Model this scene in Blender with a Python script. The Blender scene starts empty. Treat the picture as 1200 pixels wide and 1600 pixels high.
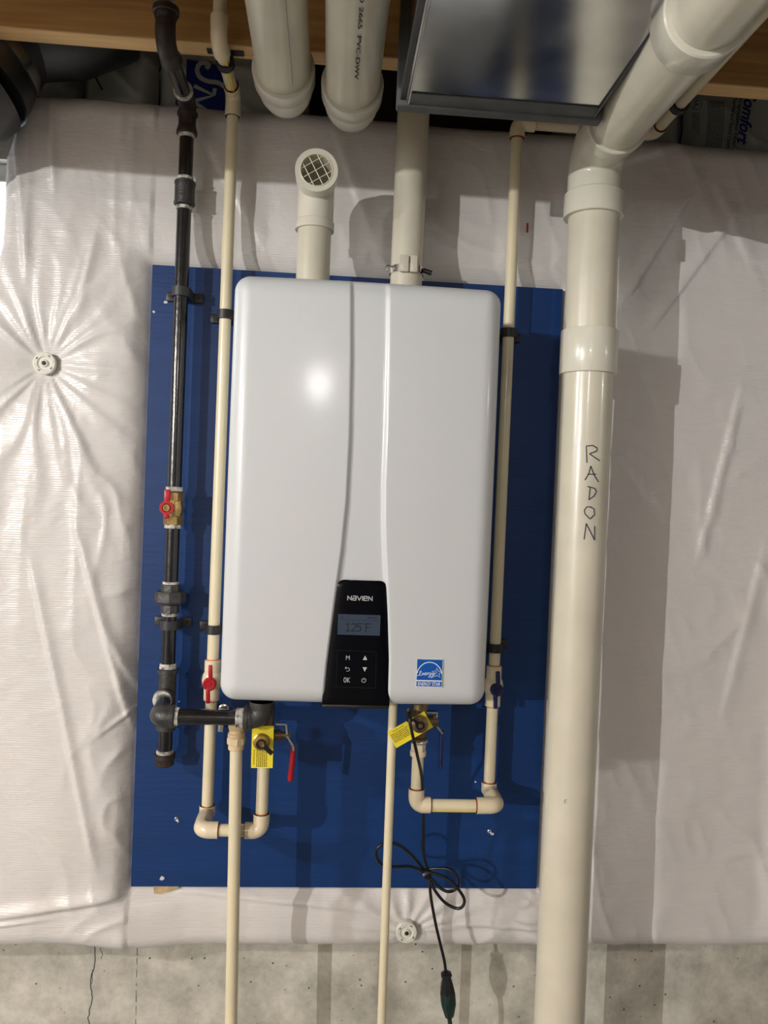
import bpy, bmesh, math, random
import numpy as np
from mathutils import Vector, Matrix
random.seed(7); rng = np.random.default_rng(7)
PI = math.pi
scene = bpy.context.scene
COL = scene.collection

# ---------------------------------------------------------------- camera
FPX = 1250.0
CAM = Vector((-0.051, -1.59, 0.176))
_p, _y, _r = (math.radians(a) for a in (-1.04, 4.11, 2.31))
_F = Vector((math.sin(_y)*math.cos(_p), math.cos(_y)*math.cos(_p), math.sin(_p)))
_R0 = Vector((math.cos(_y), -math.sin(_y), 0)); _U0 = _R0.cross(_F)
_R = _R0*math.cos(_r) + _U0*math.sin(_r); _U = -_R0*math.sin(_r) + _U0*math.cos(_r)
cd = bpy.data.cameras.new('camera'); cam = bpy.data.objects.new('camera', cd); COL.objects.link(cam)
cd.sensor_fit = 'VERTICAL'; cd.sensor_height = 32.0; cd.lens = 32.0*FPX/1600.0
cd.clip_start = 0.02; cd.clip_end = 50
m = Matrix.Identity(4)
for i in range(3):
    m[i][0] = _R[i]; m[i][1] = _U[i]; m[i][2] = -_F[i]; m[i][3] = CAM[i]
cam.matrix_world = m
scene.camera = cam

# ---------------------------------------------------------------- world, lights, exposure
w = bpy.data.worlds.new('world'); scene.world = w; w.use_nodes = True
w.node_tree.nodes['Background'].inputs[0].default_value = (0.9, 0.95, 1.0, 1)
w.node_tree.nodes['Background'].inputs[1].default_value = 0.3
def bulb(loc, power, r=0.03, col=(1.0, 0.99, 0.97)):
    l = bpy.data.lights.new('bulb_light', 'POINT'); l.energy = power; l.shadow_soft_size = r; l.color = col
    o = bpy.data.objects.new('bulb_light', l); o.location = loc; COL.objects.link(o)
bulb((-4.00, -4.83, 0.800), 280, 0.011)
bulb((-2.50, -1.75, 0.812), 62, 0.045)
bulb((2.80, -2.00, 0.800), 8)
bulb((-0.30, -3.61, 0.900), 17, 0.11)
scene.view_settings.view_transform = 'Standard'; scene.view_settings.look = 'None'
scene.view_settings.gamma = 1.0; scene.view_settings.use_curve_mapping = False
scene.view_settings.exposure = 1.0

# ---------------------------------------------------------------- helpers
def P(px, py, Y):
    """point of the photograph's sight line on the vertical plane y = Y"""
    d = _F + _R*((px-600)/FPX) + _U*((800-py)/FPX)
    return CAM + d*((Y-CAM.y)/d.y)
def ZP(px, py, Y): return P(px, py, Y).z
def XP(px, py, Y): return P(px, py, Y).x

def newmat(name, col, rough=0.5, metal=0.0, spec=0.5, coat=0.0, noise=0.0, nscale=30, bump=0.0, bscale=60, emit=None, estr=0, rvar=0.0, stretch=None, bdist=0.002):
    m = bpy.data.materials.new(name); m.use_nodes = True
    nt = m.node_tree; b = nt.nodes['Principled BSDF']
    b.inputs['Base Color'].default_value = (*col, 1); b.inputs['Roughness'].default_value = rough
    b.inputs['Metallic'].default_value = metal; b.inputs['Specular IOR Level'].default_value = spec
    b.inputs['Coat Weight'].default_value = coat; b.inputs['Coat Roughness'].default_value = 0.08
    if emit: b.inputs['Emission Color'].default_value = (*emit, 1); b.inputs['Emission Strength'].default_value = estr
    tc = nt.nodes.new('ShaderNodeTexCoord'); src = tc.outputs['Object']
    if stretch:
        mp = nt.nodes.new('ShaderNodeMapping'); mp.inputs['Scale'].default_value = stretch
        nt.links.new(src, mp.inputs[0]); src = mp.outputs[0]
    if noise or rvar:
        n = nt.nodes.new('ShaderNodeTexNoise'); n.inputs['Scale'].default_value = nscale; n.inputs['Detail'].default_value = 6
        nt.links.new(src, n.inputs['Vector'])
    if noise:
        r = nt.nodes.new('ShaderNodeValToRGB')
        r.color_ramp.elements[0].position = 0.3; r.color_ramp.elements[1].position = 0.7
        r.color_ramp.elements[0].color = (*[c*(1-noise) for c in col], 1)
        r.color_ramp.elements[1].color = (*[min(1, c*(1+noise*0.6)) for c in col], 1)
        nt.links.new(n.outputs['Fac'], r.inputs[0]); nt.links.new(r.outputs[0], b.inputs['Base Color'])
    if rvar:
        mr = nt.nodes.new('ShaderNodeMapRange'); mr.inputs[3].default_value = max(0.02, rough-rvar); mr.inputs[4].default_value = min(1, rough+rvar)
        nt.links.new(n.outputs['Fac'], mr.inputs[0]); nt.links.new(mr.outputs[0], b.inputs['Roughness'])
    if bump:
        n2 = nt.nodes.new('ShaderNodeTexNoise'); n2.inputs['Scale'].default_value = bscale; n2.inputs['Detail'].default_value = 5
        nt.links.new(src, n2.inputs['Vector'])
        bp = nt.nodes.new('ShaderNodeBump'); bp.inputs['Strength'].default_value = bump; bp.inputs['Distance'].default_value = bdist
        nt.links.new(n2.outputs['Fac'], bp.inputs['Height']); nt.links.new(bp.outputs[0], b.inputs['Normal'])
    return m

class MB:
    def __init__(s): s.v = []; s.f = []
    def add(s, v, f):
        o = len(s.v); s.v += [tuple(p) for p in v]; s.f += [tuple(i+o for i in q) for q in f]; return s
    def box(s, c, size, rot=None, bev=0.0, seg=2):
        bm = bmesh.new(); bmesh.ops.create_cube(bm, size=1)
        for v in bm.verts: v.co = Vector((v.co.x*size[0], v.co.y*size[1], v.co.z*size[2]))
        if bev: bmesh.ops.bevel(bm, geom=list(bm.edges), offset=bev, segments=seg, affect='EDGES', profile=0.5)
        M = (rot.to_4x4() if rot else Matrix.Identity(4)); c = Vector(c)
        bm.verts.index_update()
        s.add([M @ v.co + c for v in bm.verts], [[v.index for v in f.verts] for f in bm.faces]); bm.free(); return s
    def tube(s, pts, r, seg=24, fil=0, n=8, cap=True, inner=None):
        pts = [Vector(p) for p in pts]
        if fil:
            q = [pts[0]]
            for a, b, c in zip(pts, pts[1:], pts[2:]):
                d1 = (a-b); d2 = (c-b); L = min(d1.length, d2.length)*0.49
                d1.normalize(); d2.normalize(); ang = d1.angle(d2)
                if ang > PI-0.02: q.append(b); continue
                t = min(fil/math.tan(ang/2), L)
                p1 = b+d1*t; p2 = b+d2*t; rr = t*math.tan(ang/2)
                cen = b+(d1+d2).normalized()*(rr/math.sin(ang/2))
                for k in range(n+1):
                    v1, v2 = p1-cen, p2-cen; om = v1.angle(v2)
                    q.append(cen+(v1*math.sin(om*(1-k/n))+v2*math.sin(om*k/n))/math.sin(om))
            q.append(pts[-1]); pts = q
        rs = r if isinstance(r, (list, tuple)) else [r]*len(pts)
        T = [(pts[min(i+1, len(pts)-1)]-pts[max(i-1, 0)]).normalized() for i in range(len(pts))]
        u = T[0].orthogonal().normalized(); V = []; Fc = []
        for i, p in enumerate(pts):
            u = (u - T[i]*u.dot(T[i])).normalized(); w_ = T[i].cross(u)
            for k in range(seg):
                a = 2*PI*k/seg; V.append(p+(u*math.cos(a)+w_*math.sin(a))*rs[i])
        for i in range(len(pts)-1):
            for k in range(seg):
                k2 = (k+1) % seg; Fc.append((i*seg+k, i*seg+k2, (i+1)*seg+k2, (i+1)*seg+k))
        if cap: Fc.append(tuple(range(seg-1, -1, -1))); Fc.append(tuple((len(pts)-1)*seg+k for k in range(seg)))
        return s.add(V, Fc)
    def lathe(s, o, axis, prof, seg=28, phase=0.0, ref=None, closed=False):
        """prof: list of (distance along axis, radius)"""
        o = Vector(o); ax = Vector(axis).normalized(); u = Vector(ref).normalized() if ref else ax.orthogonal().normalized()
        w_ = ax.cross(u); V = []; Fc = []
        for t, r in prof:
            for k in range(seg):
                a = 2*PI*k/seg+phase; V.append(o+ax*t+(u*math.cos(a)+w_*math.sin(a))*max(r, 1e-5))
        n = len(prof)
        for i in range(n if closed else n-1):
            for k in range(seg):
                k2 = (k+1) % seg; j = (i+1) % n; Fc.append((i*seg+k, i*seg+k2, j*seg+k2, j*seg+k))
        if not closed:
            Fc.append(tuple(range(seg-1, -1, -1))); Fc.append(tuple((n-1)*seg+k for k in range(seg)))
        return s.add(V, Fc)
    def prism(s, poly, y0, y1, ax='XZ'):
        """extrude a polygon given in (x, z) from y0 to y1"""
        n = len(poly); V = [(x, y0, z) for x, z in poly]+[(x, y1, z) for x, z in poly]
        Fc = [tuple(range(n)), tuple(range(2*n-1, n-1, -1))]+[(i, (i+1) % n, (i+1) % n+n, i+n) for i in range(n)]
        return s.add(V, Fc)
    def ribbon(s, pts, wd, normal=(0, -1, 0), closed=False):
        """flat strip along pts facing normal"""
        pts = [Vector(p) for p in pts]; N = Vector(normal); n = len(pts); V = []; Fc = []
        for i, p in enumerate(pts):
            a = pts[(i-1) % n] if (closed or i > 0) else p; b = pts[(i+1) % n] if (closed or i < n-1) else p
            t = (b-a).normalized(); sd = t.cross(N).normalized()*wd*0.5; V += [p+sd, p-sd]
        for i in range(n if closed else n-1):
            j = (i+1) % n; Fc.append((2*i, 2*i+1, 2*j+1, 2*j))
        return s.add(V, Fc)

def place(o, parent):
    COL.objects.link(o)
    if parent: o.parent = parent
def origin(parent):
    L = Vector((0, 0, 0)); q = parent
    while q: L += q.location; q = q.parent
    return L
def obj(name, mb, mat, parent=None, smooth=35, label=None):
    me = bpy.data.meshes.new(name)
    if parent is None and len(mb.v):
        a = np.array([tuple(v) for v in mb.v]); loc = Vector(((a[:, 0].min()+a[:, 0].max())/2, (a[:, 1].min()+a[:, 1].max())/2, a[:, 2].min()))
    else: loc = Vector((0, 0, 0))
    L = origin(parent)+loc
    me.from_pydata([(v[0]-L.x, v[1]-L.y, v[2]-L.z) for v in mb.v], [], mb.f); me.update()
    if smooth is not None:
        me.shade_smooth(); me.set_sharp_from_angle(angle=math.radians(smooth))
    bm = bmesh.new(); bm.from_mesh(me); bmesh.ops.recalc_face_normals(bm, faces=bm.faces); bm.to_mesh(me); bm.free()
    me.materials.append(mat)
    o = bpy.data.objects.new(name, me); o.location = loc; place(o, parent)
    if label: o['label'] = label
    return o
def thing(name, label, cat, loc, group=None):
    o = bpy.data.objects.new(name, None); o.location = loc; o.empty_display_size = 0.05; COL.objects.link(o)
    return tag(o, label, cat, group)
def tag(o, label, cat, group=None):
    o['label'] = label; o['category'] = cat
    if group: o['group'] = group
    return o
def struct(name, mb, mat, smooth=None, parent=None):
    o = obj(name, mb, mat, parent, smooth)
    if parent is None: o['kind'] = 'structure'
    return o
def text(name, s, loc, size, mat, parent, rot=(PI/2, 0, 0), sx=1.0, shear=0.0, extr=0.0002, align='CENTER', M=None, offset=0.0, label=None):
    c = bpy.data.curves.new(name, 'FONT'); c.body = s; c.size = size; c.align_x = align; c.align_y = 'CENTER'
    c.shear = shear; c.extrude = extr; c.resolution_u = 3; c.offset = offset
    t = bpy.data.objects.new(name, c)
    me = bpy.data.meshes.new_from_object(t); bpy.data.objects.remove(t)
    if M is None:
        from mathutils import Euler
        M = Matrix.Translation(Vector(loc)) @ Euler(rot).to_matrix().to_4x4()
    M = M @ Matrix.Diagonal((sx, 1, 1, 1))
    me.transform(Matrix.Translation(-origin(parent)) @ M)
    me.materials.append(mat)
    o = bpy.data.objects.new(name, me); place(o, parent)
    if label: o['label'] = label
    return o

def bez(pts, n=10):
    """catmull-rom through points"""
    pts = [Vector(p) for p in pts]; out = []
    q = [pts[0]*2-pts[1]]+pts+[pts[-1]*2-pts[-2]]
    for i in range(1, len(q)-2):
        for k in range(n):
            t_ = k/n; a_, b_, c_, d_ = q[i-1], q[i], q[i+1], q[i+2]
            out.append(0.5*((2*b_)+(c_-a_)*t_+(2*a_-5*b_+4*c_-d_)*t_*t_+(3*b_-a_*1-3*c_+d_)*t_**3))
    out.append(pts[-1]); return out

# ---------------------------------------------------------------- materials
M = {}
M['pvc'] = newmat('pvc', (0.66, 0.62, 0.50), 0.28, noise=0.10, nscale=9, bump=0.15, bscale=40, coat=0.25)
M['pvc_fit'] = newmat('pvc_fitting', (0.71, 0.68, 0.575), 0.25, noise=0.06, nscale=14, bump=0.2, bscale=60, coat=0.3)
M['cpvc'] = newmat('cpvc', (0.76, 0.68, 0.47), 0.32, noise=0.06, nscale=12, coat=0.15)
M['cpvc_fit'] = newmat('cpvc_fitting', (0.80, 0.69, 0.49), 0.3, noise=0.04, nscale=25, bump=0.15, bscale=90, coat=0.2)
M['cpvc_tan'] = newmat('cpvc_adaptor', (0.60, 0.45, 0.26), 0.42, noise=0.1, nscale=60)
M['primer'] = newmat('orange_cement', (0.62, 0.15, 0.03), 0.4)
M['iron'] = newmat('black_pipe', (0.010, 0.010, 0.011), 0.22, coat=0.4, noise=0.5, nscale=30, bump=0.3, bscale=70)
M['cast'] = newmat('cast_iron', (0.06, 0.058, 0.057), 0.42, metal=0.3, noise=0.3, nscale=60, bump=0.5, bscale=160)
M['rust'] = newmat('rusty_cast_iron', (0.045, 0.032, 0.026), 0.5, metal=0.3, noise=0.45, nscale=45, bump=0.5, bscale=150)
M['dope'] = newmat('thread_sealant', (0.55, 0.53, 0.49), 0.7, noise=0.9, nscale=90, bump=1.0, bscale=220)
M['brass'] = newmat('brass', (0.52, 0.36, 0.14), 0.30, metal=0.9, noise=0.25, nscale=50, bump=0.2, bscale=120)
M['bronze'] = newmat('bronze', (0.22, 0.155, 0.085), 0.45, metal=0.7, noise=0.3, nscale=70, bump=0.3, bscale=160)
M['red'] = newmat('red_plastic', (0.42, 0.008, 0.015), 0.35)
M['bluep'] = newmat('blue_plastic', (0.004, 0.012, 0.09), 0.35)
M['clamp'] = newmat('black_nylon', (0.018, 0.018, 0.020), 0.45)
M['clampg'] = newmat('grey_nylon', (0.032, 0.033, 0.036), 0.45)
M['rubber'] = newmat('black_rubber', (0.006, 0.006, 0.007), 0.35)
M['green'] = newmat('green_rubber', (0.010, 0.030, 0.024), 0.4)
M['chrome'] = newmat('chrome', (0.72, 0.72, 0.70), 0.18, metal=1.0)
M['white'] = newmat('white_enamel', (0.62, 0.64, 0.65), 0.38, coat=0.3, bump=0.05, bscale=140, bdist=0.001)
M['white'].node_tree.nodes['Principled BSDF'].inputs['Coat Roughness'].default_value = 0.12
M['black'] = newmat('black_gloss', (0.0015, 0.0015, 0.003), 0.09, spec=0.22)
M['blacktrim'] = newmat('black_trim', (0.012, 0.012, 0.013), 0.35)
M['silver'] = newmat('silver_print', (0.50, 0.51, 0.52), 0.4)
M['lcd'] = newmat('lcd', (0.02, 0.03, 0.05), 0.25, emit=(0.10, 0.13, 0.18), estr=0.08)
M['lcdink'] = newmat('lcd_ink', (0.003, 0.005, 0.012), 0.4)
M['estar'] = newmat('blue_sticker', (0.0, 0.09, 0.42), 0.35)
M['swhite'] = newmat('white_print', (0.82, 0.84, 0.86), 0.4)
M['board'] = newmat('blue_paint', (0.0042, 0.036, 0.150), 0.42, noise=0.12, nscale=5, bump=0.25, bscale=24, stretch=(0.6, 1, 6), spec=0.4)
M['boardedge'] = newmat('blue_paint_edge', (0.006, 0.03, 0.13), 0.6)
M['screw'] = newmat('zinc_screw', (0.5, 0.5, 0.5), 0.35, metal=0.9)
M['chip'] = newmat('chipped_paint', (0.6, 0.62, 0.66), 0.6)
M['plywood'] = newmat('scrap_wood', (0.50, 0.37, 0.20), 0.7, noise=0.35, nscale=60)
M['yellow'] = newmat('yellow_tag', (0.85, 0.72, 0.03), 0.45)
M['ink'] = newmat('print_ink', (0.03, 0.025, 0.02), 0.6)
M['inkbrown'] = newmat('tag_ink', (0.16, 0.09, 0.02), 0.6)
M['penink'] = newmat('marker_ink', (0.012, 0.010, 0.055), 0.5)
M['cap'] = newmat('pin_cap_plastic', (0.74, 0.72, 0.64), 0.3, coat=0.2)
M['hole'] = newmat('dark_recess', (0.02, 0.018, 0.015), 0.6)
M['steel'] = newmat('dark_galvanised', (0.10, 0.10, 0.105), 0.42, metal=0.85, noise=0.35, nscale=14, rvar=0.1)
M['mastic'] = newmat('grey_mastic', (0.085, 0.09, 0.09), 0.6, noise=0.25, nscale=25, bump=0.6, bscale=60)
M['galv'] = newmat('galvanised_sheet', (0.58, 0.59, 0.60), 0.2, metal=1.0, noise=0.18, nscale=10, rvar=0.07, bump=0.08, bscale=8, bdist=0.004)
M['joist'] = None
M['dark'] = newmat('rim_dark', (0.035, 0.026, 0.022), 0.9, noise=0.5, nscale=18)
M['batt'] = newmat('batt_facing', (0.40, 0.41, 0.36), 0.38, noise=0.2, nscale=7, bump=0.6, bscale=9, bdist=0.01)
M['battblue'] = newmat('facing_print_blue', (0.003, 0.010, 0.11), 0.45)
M['battgrey'] = newmat('facing_print_grey', (0.33, 0.33, 0.30), 0.45)
M['battink'] = newmat('facing_ink', (0.012, 0.02, 0.05), 0.5)
M['tape'] = newmat('blue_tape', (0.0, 0.09, 0.24), 0.5)
M['redink'] = newmat('red_mark', (0.45, 0.05, 0.03), 0.6)
M['stripe'] = newmat('yellow_stripe', (0.72, 0.54, 0.05), 0.35)
M['winframe'] = newmat('window_vinyl', (0.8, 0.8, 0.8), 0.4)
M['daylight'] = newmat('daylight_pane', (0.8, 0.85, 0.9), 0.5, emit=(0.86, 0.93, 1.0), estr=2.2)
M['drywall'] = newmat('pale_wall', (0.26, 0.26, 0.265), 0.8, noise=0.05, nscale=5)

def wood_mat():
    m = newmat('joist_wood', (0.5, 0.3, 0.12), 0.6); nt = m.node_tree; b = nt.nodes['Principled BSDF']
    tc = nt.nodes.new('ShaderNodeTexCoord'); mp = nt.nodes.new('ShaderNodeMapping'); mp.inputs['Scale'].default_value = (1.2, 14, 30)
    nt.links.new(tc.outputs['Object'], mp.inputs[0])
    n = nt.nodes.new('ShaderNodeTexNoise'); n.inputs['Scale'].default_value = 2.2; n.inputs['Detail'].default_value = 8; n.inputs['Distortion'].default_value = 0.6
    nt.links.new(mp.outputs[0], n.inputs['Vector'])
    r = nt.nodes.new('ShaderNodeValToRGB'); e = r.color_ramp.elements
    e[0].position = 0.3; e[0].color = (0.36, 0.185, 0.058, 1); e[1].position = 0.72; e[1].color = (0.58, 0.345, 0.130, 1)
    nt.links.new(n.outputs['Fac'], r.inputs[0]); nt.links.new(r.outputs[0], b.inputs['Base Color'])
    return m
M['joist'] = wood_mat()
M['joistedge'] = newmat('joist_edge_wood', (0.85, 0.56, 0.26), 0.6, noise=0.15, nscale=6, stretch=(1, 20, 20))

def concrete_mat():
    m = newmat('concrete', (0.4, 0.39, 0.34), 0.85); nt = m.node_tree; b = nt.nodes['Principled BSDF']
    tc = nt.nodes.new('ShaderNodeTexCoord')
    n = nt.nodes.new('ShaderNodeTexNoise'); n.inputs['Scale'].default_value = 9; n.inputs['Detail'].default_value = 10; n.inputs['Roughness'].default_value = 0.72
    nt.links.new(tc.outputs['Object'], n.inputs['Vector'])
    r = nt.nodes.new('ShaderNodeValToRGB'); e = r.color_ramp.elements
    e[0].position = 0.36; e[0].color = (0.34, 0.33, 0.28, 1); e[1].position = 0.64; e[1].color = (0.64, 0.62, 0.54, 1)
    nt.links.new(n.outputs['Fac'], r.inputs[0])
    v = nt.nodes.new('ShaderNodeTexVoronoi'); v.inputs['Scale'].default_value = 42; nt.links.new(tc.outputs['Object'], v.inputs['Vector'])
    n3 = nt.nodes.new('ShaderNodeTexNoise'); n3.inputs['Scale'].default_value = 21; n3.inputs['Detail'].default_value = 3; nt.links.new(tc.outputs['Object'], n3.inputs['Vector'])
    rr = nt.nodes.new('ShaderNodeValToRGB'); rr.color_ramp.elements[0].position = 0.06; rr.color_ramp.elements[0].color = (0.12, 0.11, 0.09, 1)
    rr.color_ramp.elements[1].position = 0.11; rr.color_ramp.elements[1].color = (1, 1, 1, 1)
    nt.links.new(v.outputs['Distance'], rr.inputs[0])
    r3 = nt.nodes.new('ShaderNodeValToRGB'); r3.color_ramp.elements[0].position = 0.44; r3.color_ramp.elements[1].position = 0.52
    nt.links.new(n3.outputs['Fac'], r3.inputs[0])
    mx0 = nt.nodes.new('ShaderNodeMix'); mx0.data_type = 'RGBA'; mx0.inputs[6].default_value = (1, 1, 1, 1)
    nt.links.new(r3.outputs[0], mx0.inputs[0]); nt.links.new(rr.outputs[0], mx0.inputs[7])
    mx = nt.nodes.new('ShaderNodeMix'); mx.data_type = 'RGBA'; mx.blend_type = 'MULTIPLY'; mx.inputs[0].default_value = 1
    nt.links.new(r.outputs[0], mx.inputs[6]); nt.links.new(mx0.outputs[2], mx.inputs[7]); nt.links.new(mx.outputs[2], b.inputs['Base Color'])
    bp = nt.nodes.new('ShaderNodeBump'); bp.inputs['Strength'].default_value = 0.4; bp.inputs['Distance'].default_value = 0.004
    nt.links.new(n.outputs['Fac'], bp.inputs['Height']); nt.links.new(bp.outputs[0], b.inputs['Normal'])
    return m
M['concrete'] = concrete_mat()

def blanket_mat():
    m = newmat('vinyl_facing', (0.71, 0.68, 0.655), 0.34, spec=0.5); nt = m.node_tree; b = nt.nodes['Principled BSDF']
    b.inputs['Coat Weight'].default_value = 0.12; b.inputs['Coat Roughness'].default_value = 0.2
    tc = nt.nodes.new('ShaderNodeTexCoord')
    # horizontal reinforcing ribs (woven scrim) and small crinkles
    sp = nt.nodes.new('ShaderNodeSeparateXYZ'); nt.links.new(tc.outputs['Object'], sp.inputs[0])
    wv = nt.nodes.new('ShaderNodeTexWave'); wv.wave_type = 'BANDS'; wv.bands_direction = 'Z'
    wv.inputs['Scale'].default_value = 70; wv.inputs['Distortion'].default_value = 1.2; wv.inputs['Detail'].default_value = 2; wv.inputs['Detail Scale'].default_value = 1.5
    nt.links.new(tc.outputs['Object'], wv.inputs['Vector'])
    mp = nt.nodes.new('ShaderNodeMapping'); mp.inputs['Scale'].default_value = (30, 30, 190); nt.links.new(tc.outputs['Object'], mp.inputs[0])
    n1 = nt.nodes.new('ShaderNodeTexNoise'); n1.inputs['Scale'].default_value = 1.0; n1.inputs['Detail'].default_value = 4; nt.links.new(mp.outputs[0], n1.inputs['Vector'])
    n2 = nt.nodes.new('ShaderNodeTexNoise'); n2.inputs['Scale'].default_value = 16; n2.inputs['Detail'].default_value = 6; n2.inputs['Distortion'].default_value = 0.8
    nt.links.new(tc.outputs['Object'], n2.inputs['Vector'])
    b1 = nt.nodes.new('ShaderNodeBump'); b1.inputs['Strength'].default_value = 0.17; b1.inputs['Distance'].default_value = 0.0010; nt.links.new(wv.outputs['Fac'], b1.inputs['Height'])
    b2 = nt.nodes.new('ShaderNodeBump'); b2.inputs['Strength'].default_value = 0.35; b2.inputs['Distance'].default_value = 0.0016
    nt.links.new(n1.outputs['Fac'], b2.inputs['Height']); nt.links.new(b1.outputs[0], b2.inputs['Normal'])
    b3 = nt.nodes.new('ShaderNodeBump'); b3.inputs['Strength'].default_value = 0.5; b3.inputs['Distance'].default_value = 0.006
    nt.links.new(n2.outputs['Fac'], b3.inputs['Height']); nt.links.new(b2.outputs[0], b3.inputs['Normal'])
    nt.links.new(b3.outputs[0], b.inputs['Normal']); nt.links.new(b3.outputs[0], b.inputs['Coat Normal'])
    return m
M['blanket'] = blanket_mat()

# ---------------------------------------------------------------- room shell
ZF, ZJ, ZC = -1.27, 0.945, 1.185        # floor, joist bottoms, underside of the subfloor
WY = 0.058                              # face of the foundation wall
wx0, wx1, wz0, wz1 = -1.5, -0.69, 0.42, 0.815
wb = MB()
def slab(mb, x0, x1, y0, y1, z0, z1): mb.box(((x0+x1)/2, (y0+y1)/2, (z0+z1)/2), (x1-x0, y1-y0, z1-z0))
slab(wb, -5.2, wx0, WY, WY+0.2, ZF, 0.94); slab(wb, wx1, 3.2, WY, WY+0.2, ZF, 0.90)
slab(wb, wx0, wx1, WY, WY+0.2, ZF, wz0); slab(wb, wx0, wx1, WY, WY+0.2, wz1, 0.90)
wall = struct('wall_back', wb, M['concrete'])
struct('wall_left', MB().box((-5.25, -2.9, -0.05), (0.1, 6.3, 2.5)), M['drywall'])
struct('wall_right', MB().box((3.25, -2.9, -0.05), (0.1, 6.3, 2.5)), M['drywall'])
struct('wall_front', MB().box((-1, -6.05, -0.05), (8.6, 0.1, 2.5)), M['drywall'])
struct('floor', MB().box((-1, -2.9, ZF-0.05), (8.6, 6.5, 0.1)), newmat('floor_concrete', (0.22, 0.22, 0.21), 0.7, noise=0.2, nscale=6))
ceil = struct('ceiling', MB().box((-1, -2.9, ZC+0.015), (8.6, 6.5, 0.03)), newmat('subfloor', (0.36, 0.25, 0.13), 0.75, noise=0.3, nscale=25))
for k in range(14):
    j = obj('floor_joist', MB().box((-1, -0.161-0.406*k, (ZJ+ZC)/2), (8.2, 0.038, ZC-ZJ), bev=0.0015, seg=1), M['joist'], ceil, None)
    obj('joist_edge', MB().box((-1, -0.161-0.406*k, ZJ-0.0012), (8.2, 0.0385, 0.0024)), M['joistedge'], j, None)
# window beside the blanket
wf = MB()
for c, s in ((((wx0+wx1)/2, WY+0.05, wz1-0.018), (wx1-wx0, 0.05, 0.036)), (((wx0+wx1)/2, WY+0.05, wz0+0.018), (wx1-wx0, 0.05, 0.036)),
             ((wx0+0.018, WY+0.05, (wz0+wz1)/2), (0.036, 0.05, wz1-wz0-0.072)), ((wx1-0.005, WY+0.05, (wz0+wz1)/2), (0.010, 0.05, wz1-wz0-0.072))): wf.box(c, s, bev=0.002)
win = struct('window_1', wf, M['winframe'])
obj('window_pane', MB().box(((wx0+wx1)/2, WY+0.055, (wz0+wz1)/2), (wx1-wx0-0.03, 0.006, wz1-wz0-0.07)), M['daylight'], win, None)
# cracks and form seam on the foundation wall
ck = MB()
for pl, wd in (([(146, 1466), (149, 1490), (148, 1512), (143, 1524), (142, 1545), (145, 1558), (140, 1575), (138, 1590), (140, 1615)], 0.0016),
               ([(153, 1466), (156, 1480), (160, 1492), (157, 1502)], 0.0009), ([(146, 1515), (144, 1532), (143, 1540)], 0.0009)):
    q = []
    for a, b in zip(pl, pl[1:]):
        for t in (0, 0.34, 0.67): q.append(P(a[0]+(b[0]-a[0])*t+random.uniform(-1.2, 1.2), a[1]+(b[1]-a[1])*t, WY-0.0004))
    ck.ribbon(q, wd)
obj('crack', ck, M['hole'], wall, None)
sm = MB(); yy = 1466
while yy < 1610:
    L = random.uniform(3, 16); sm.ribbon([P(214.5-(yy-1466)*0.02, yy, WY-0.0004), P(214.5-(yy-1466)*0.02, yy+L, WY-0.0004)], random.uniform(0.0006, 0.0018)); yy += L+random.uniform(1, 9)
obj('form_seam', sm, newmat('seam_dark', (0.09, 0.085, 0.07), 0.9), wall, None)

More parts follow.
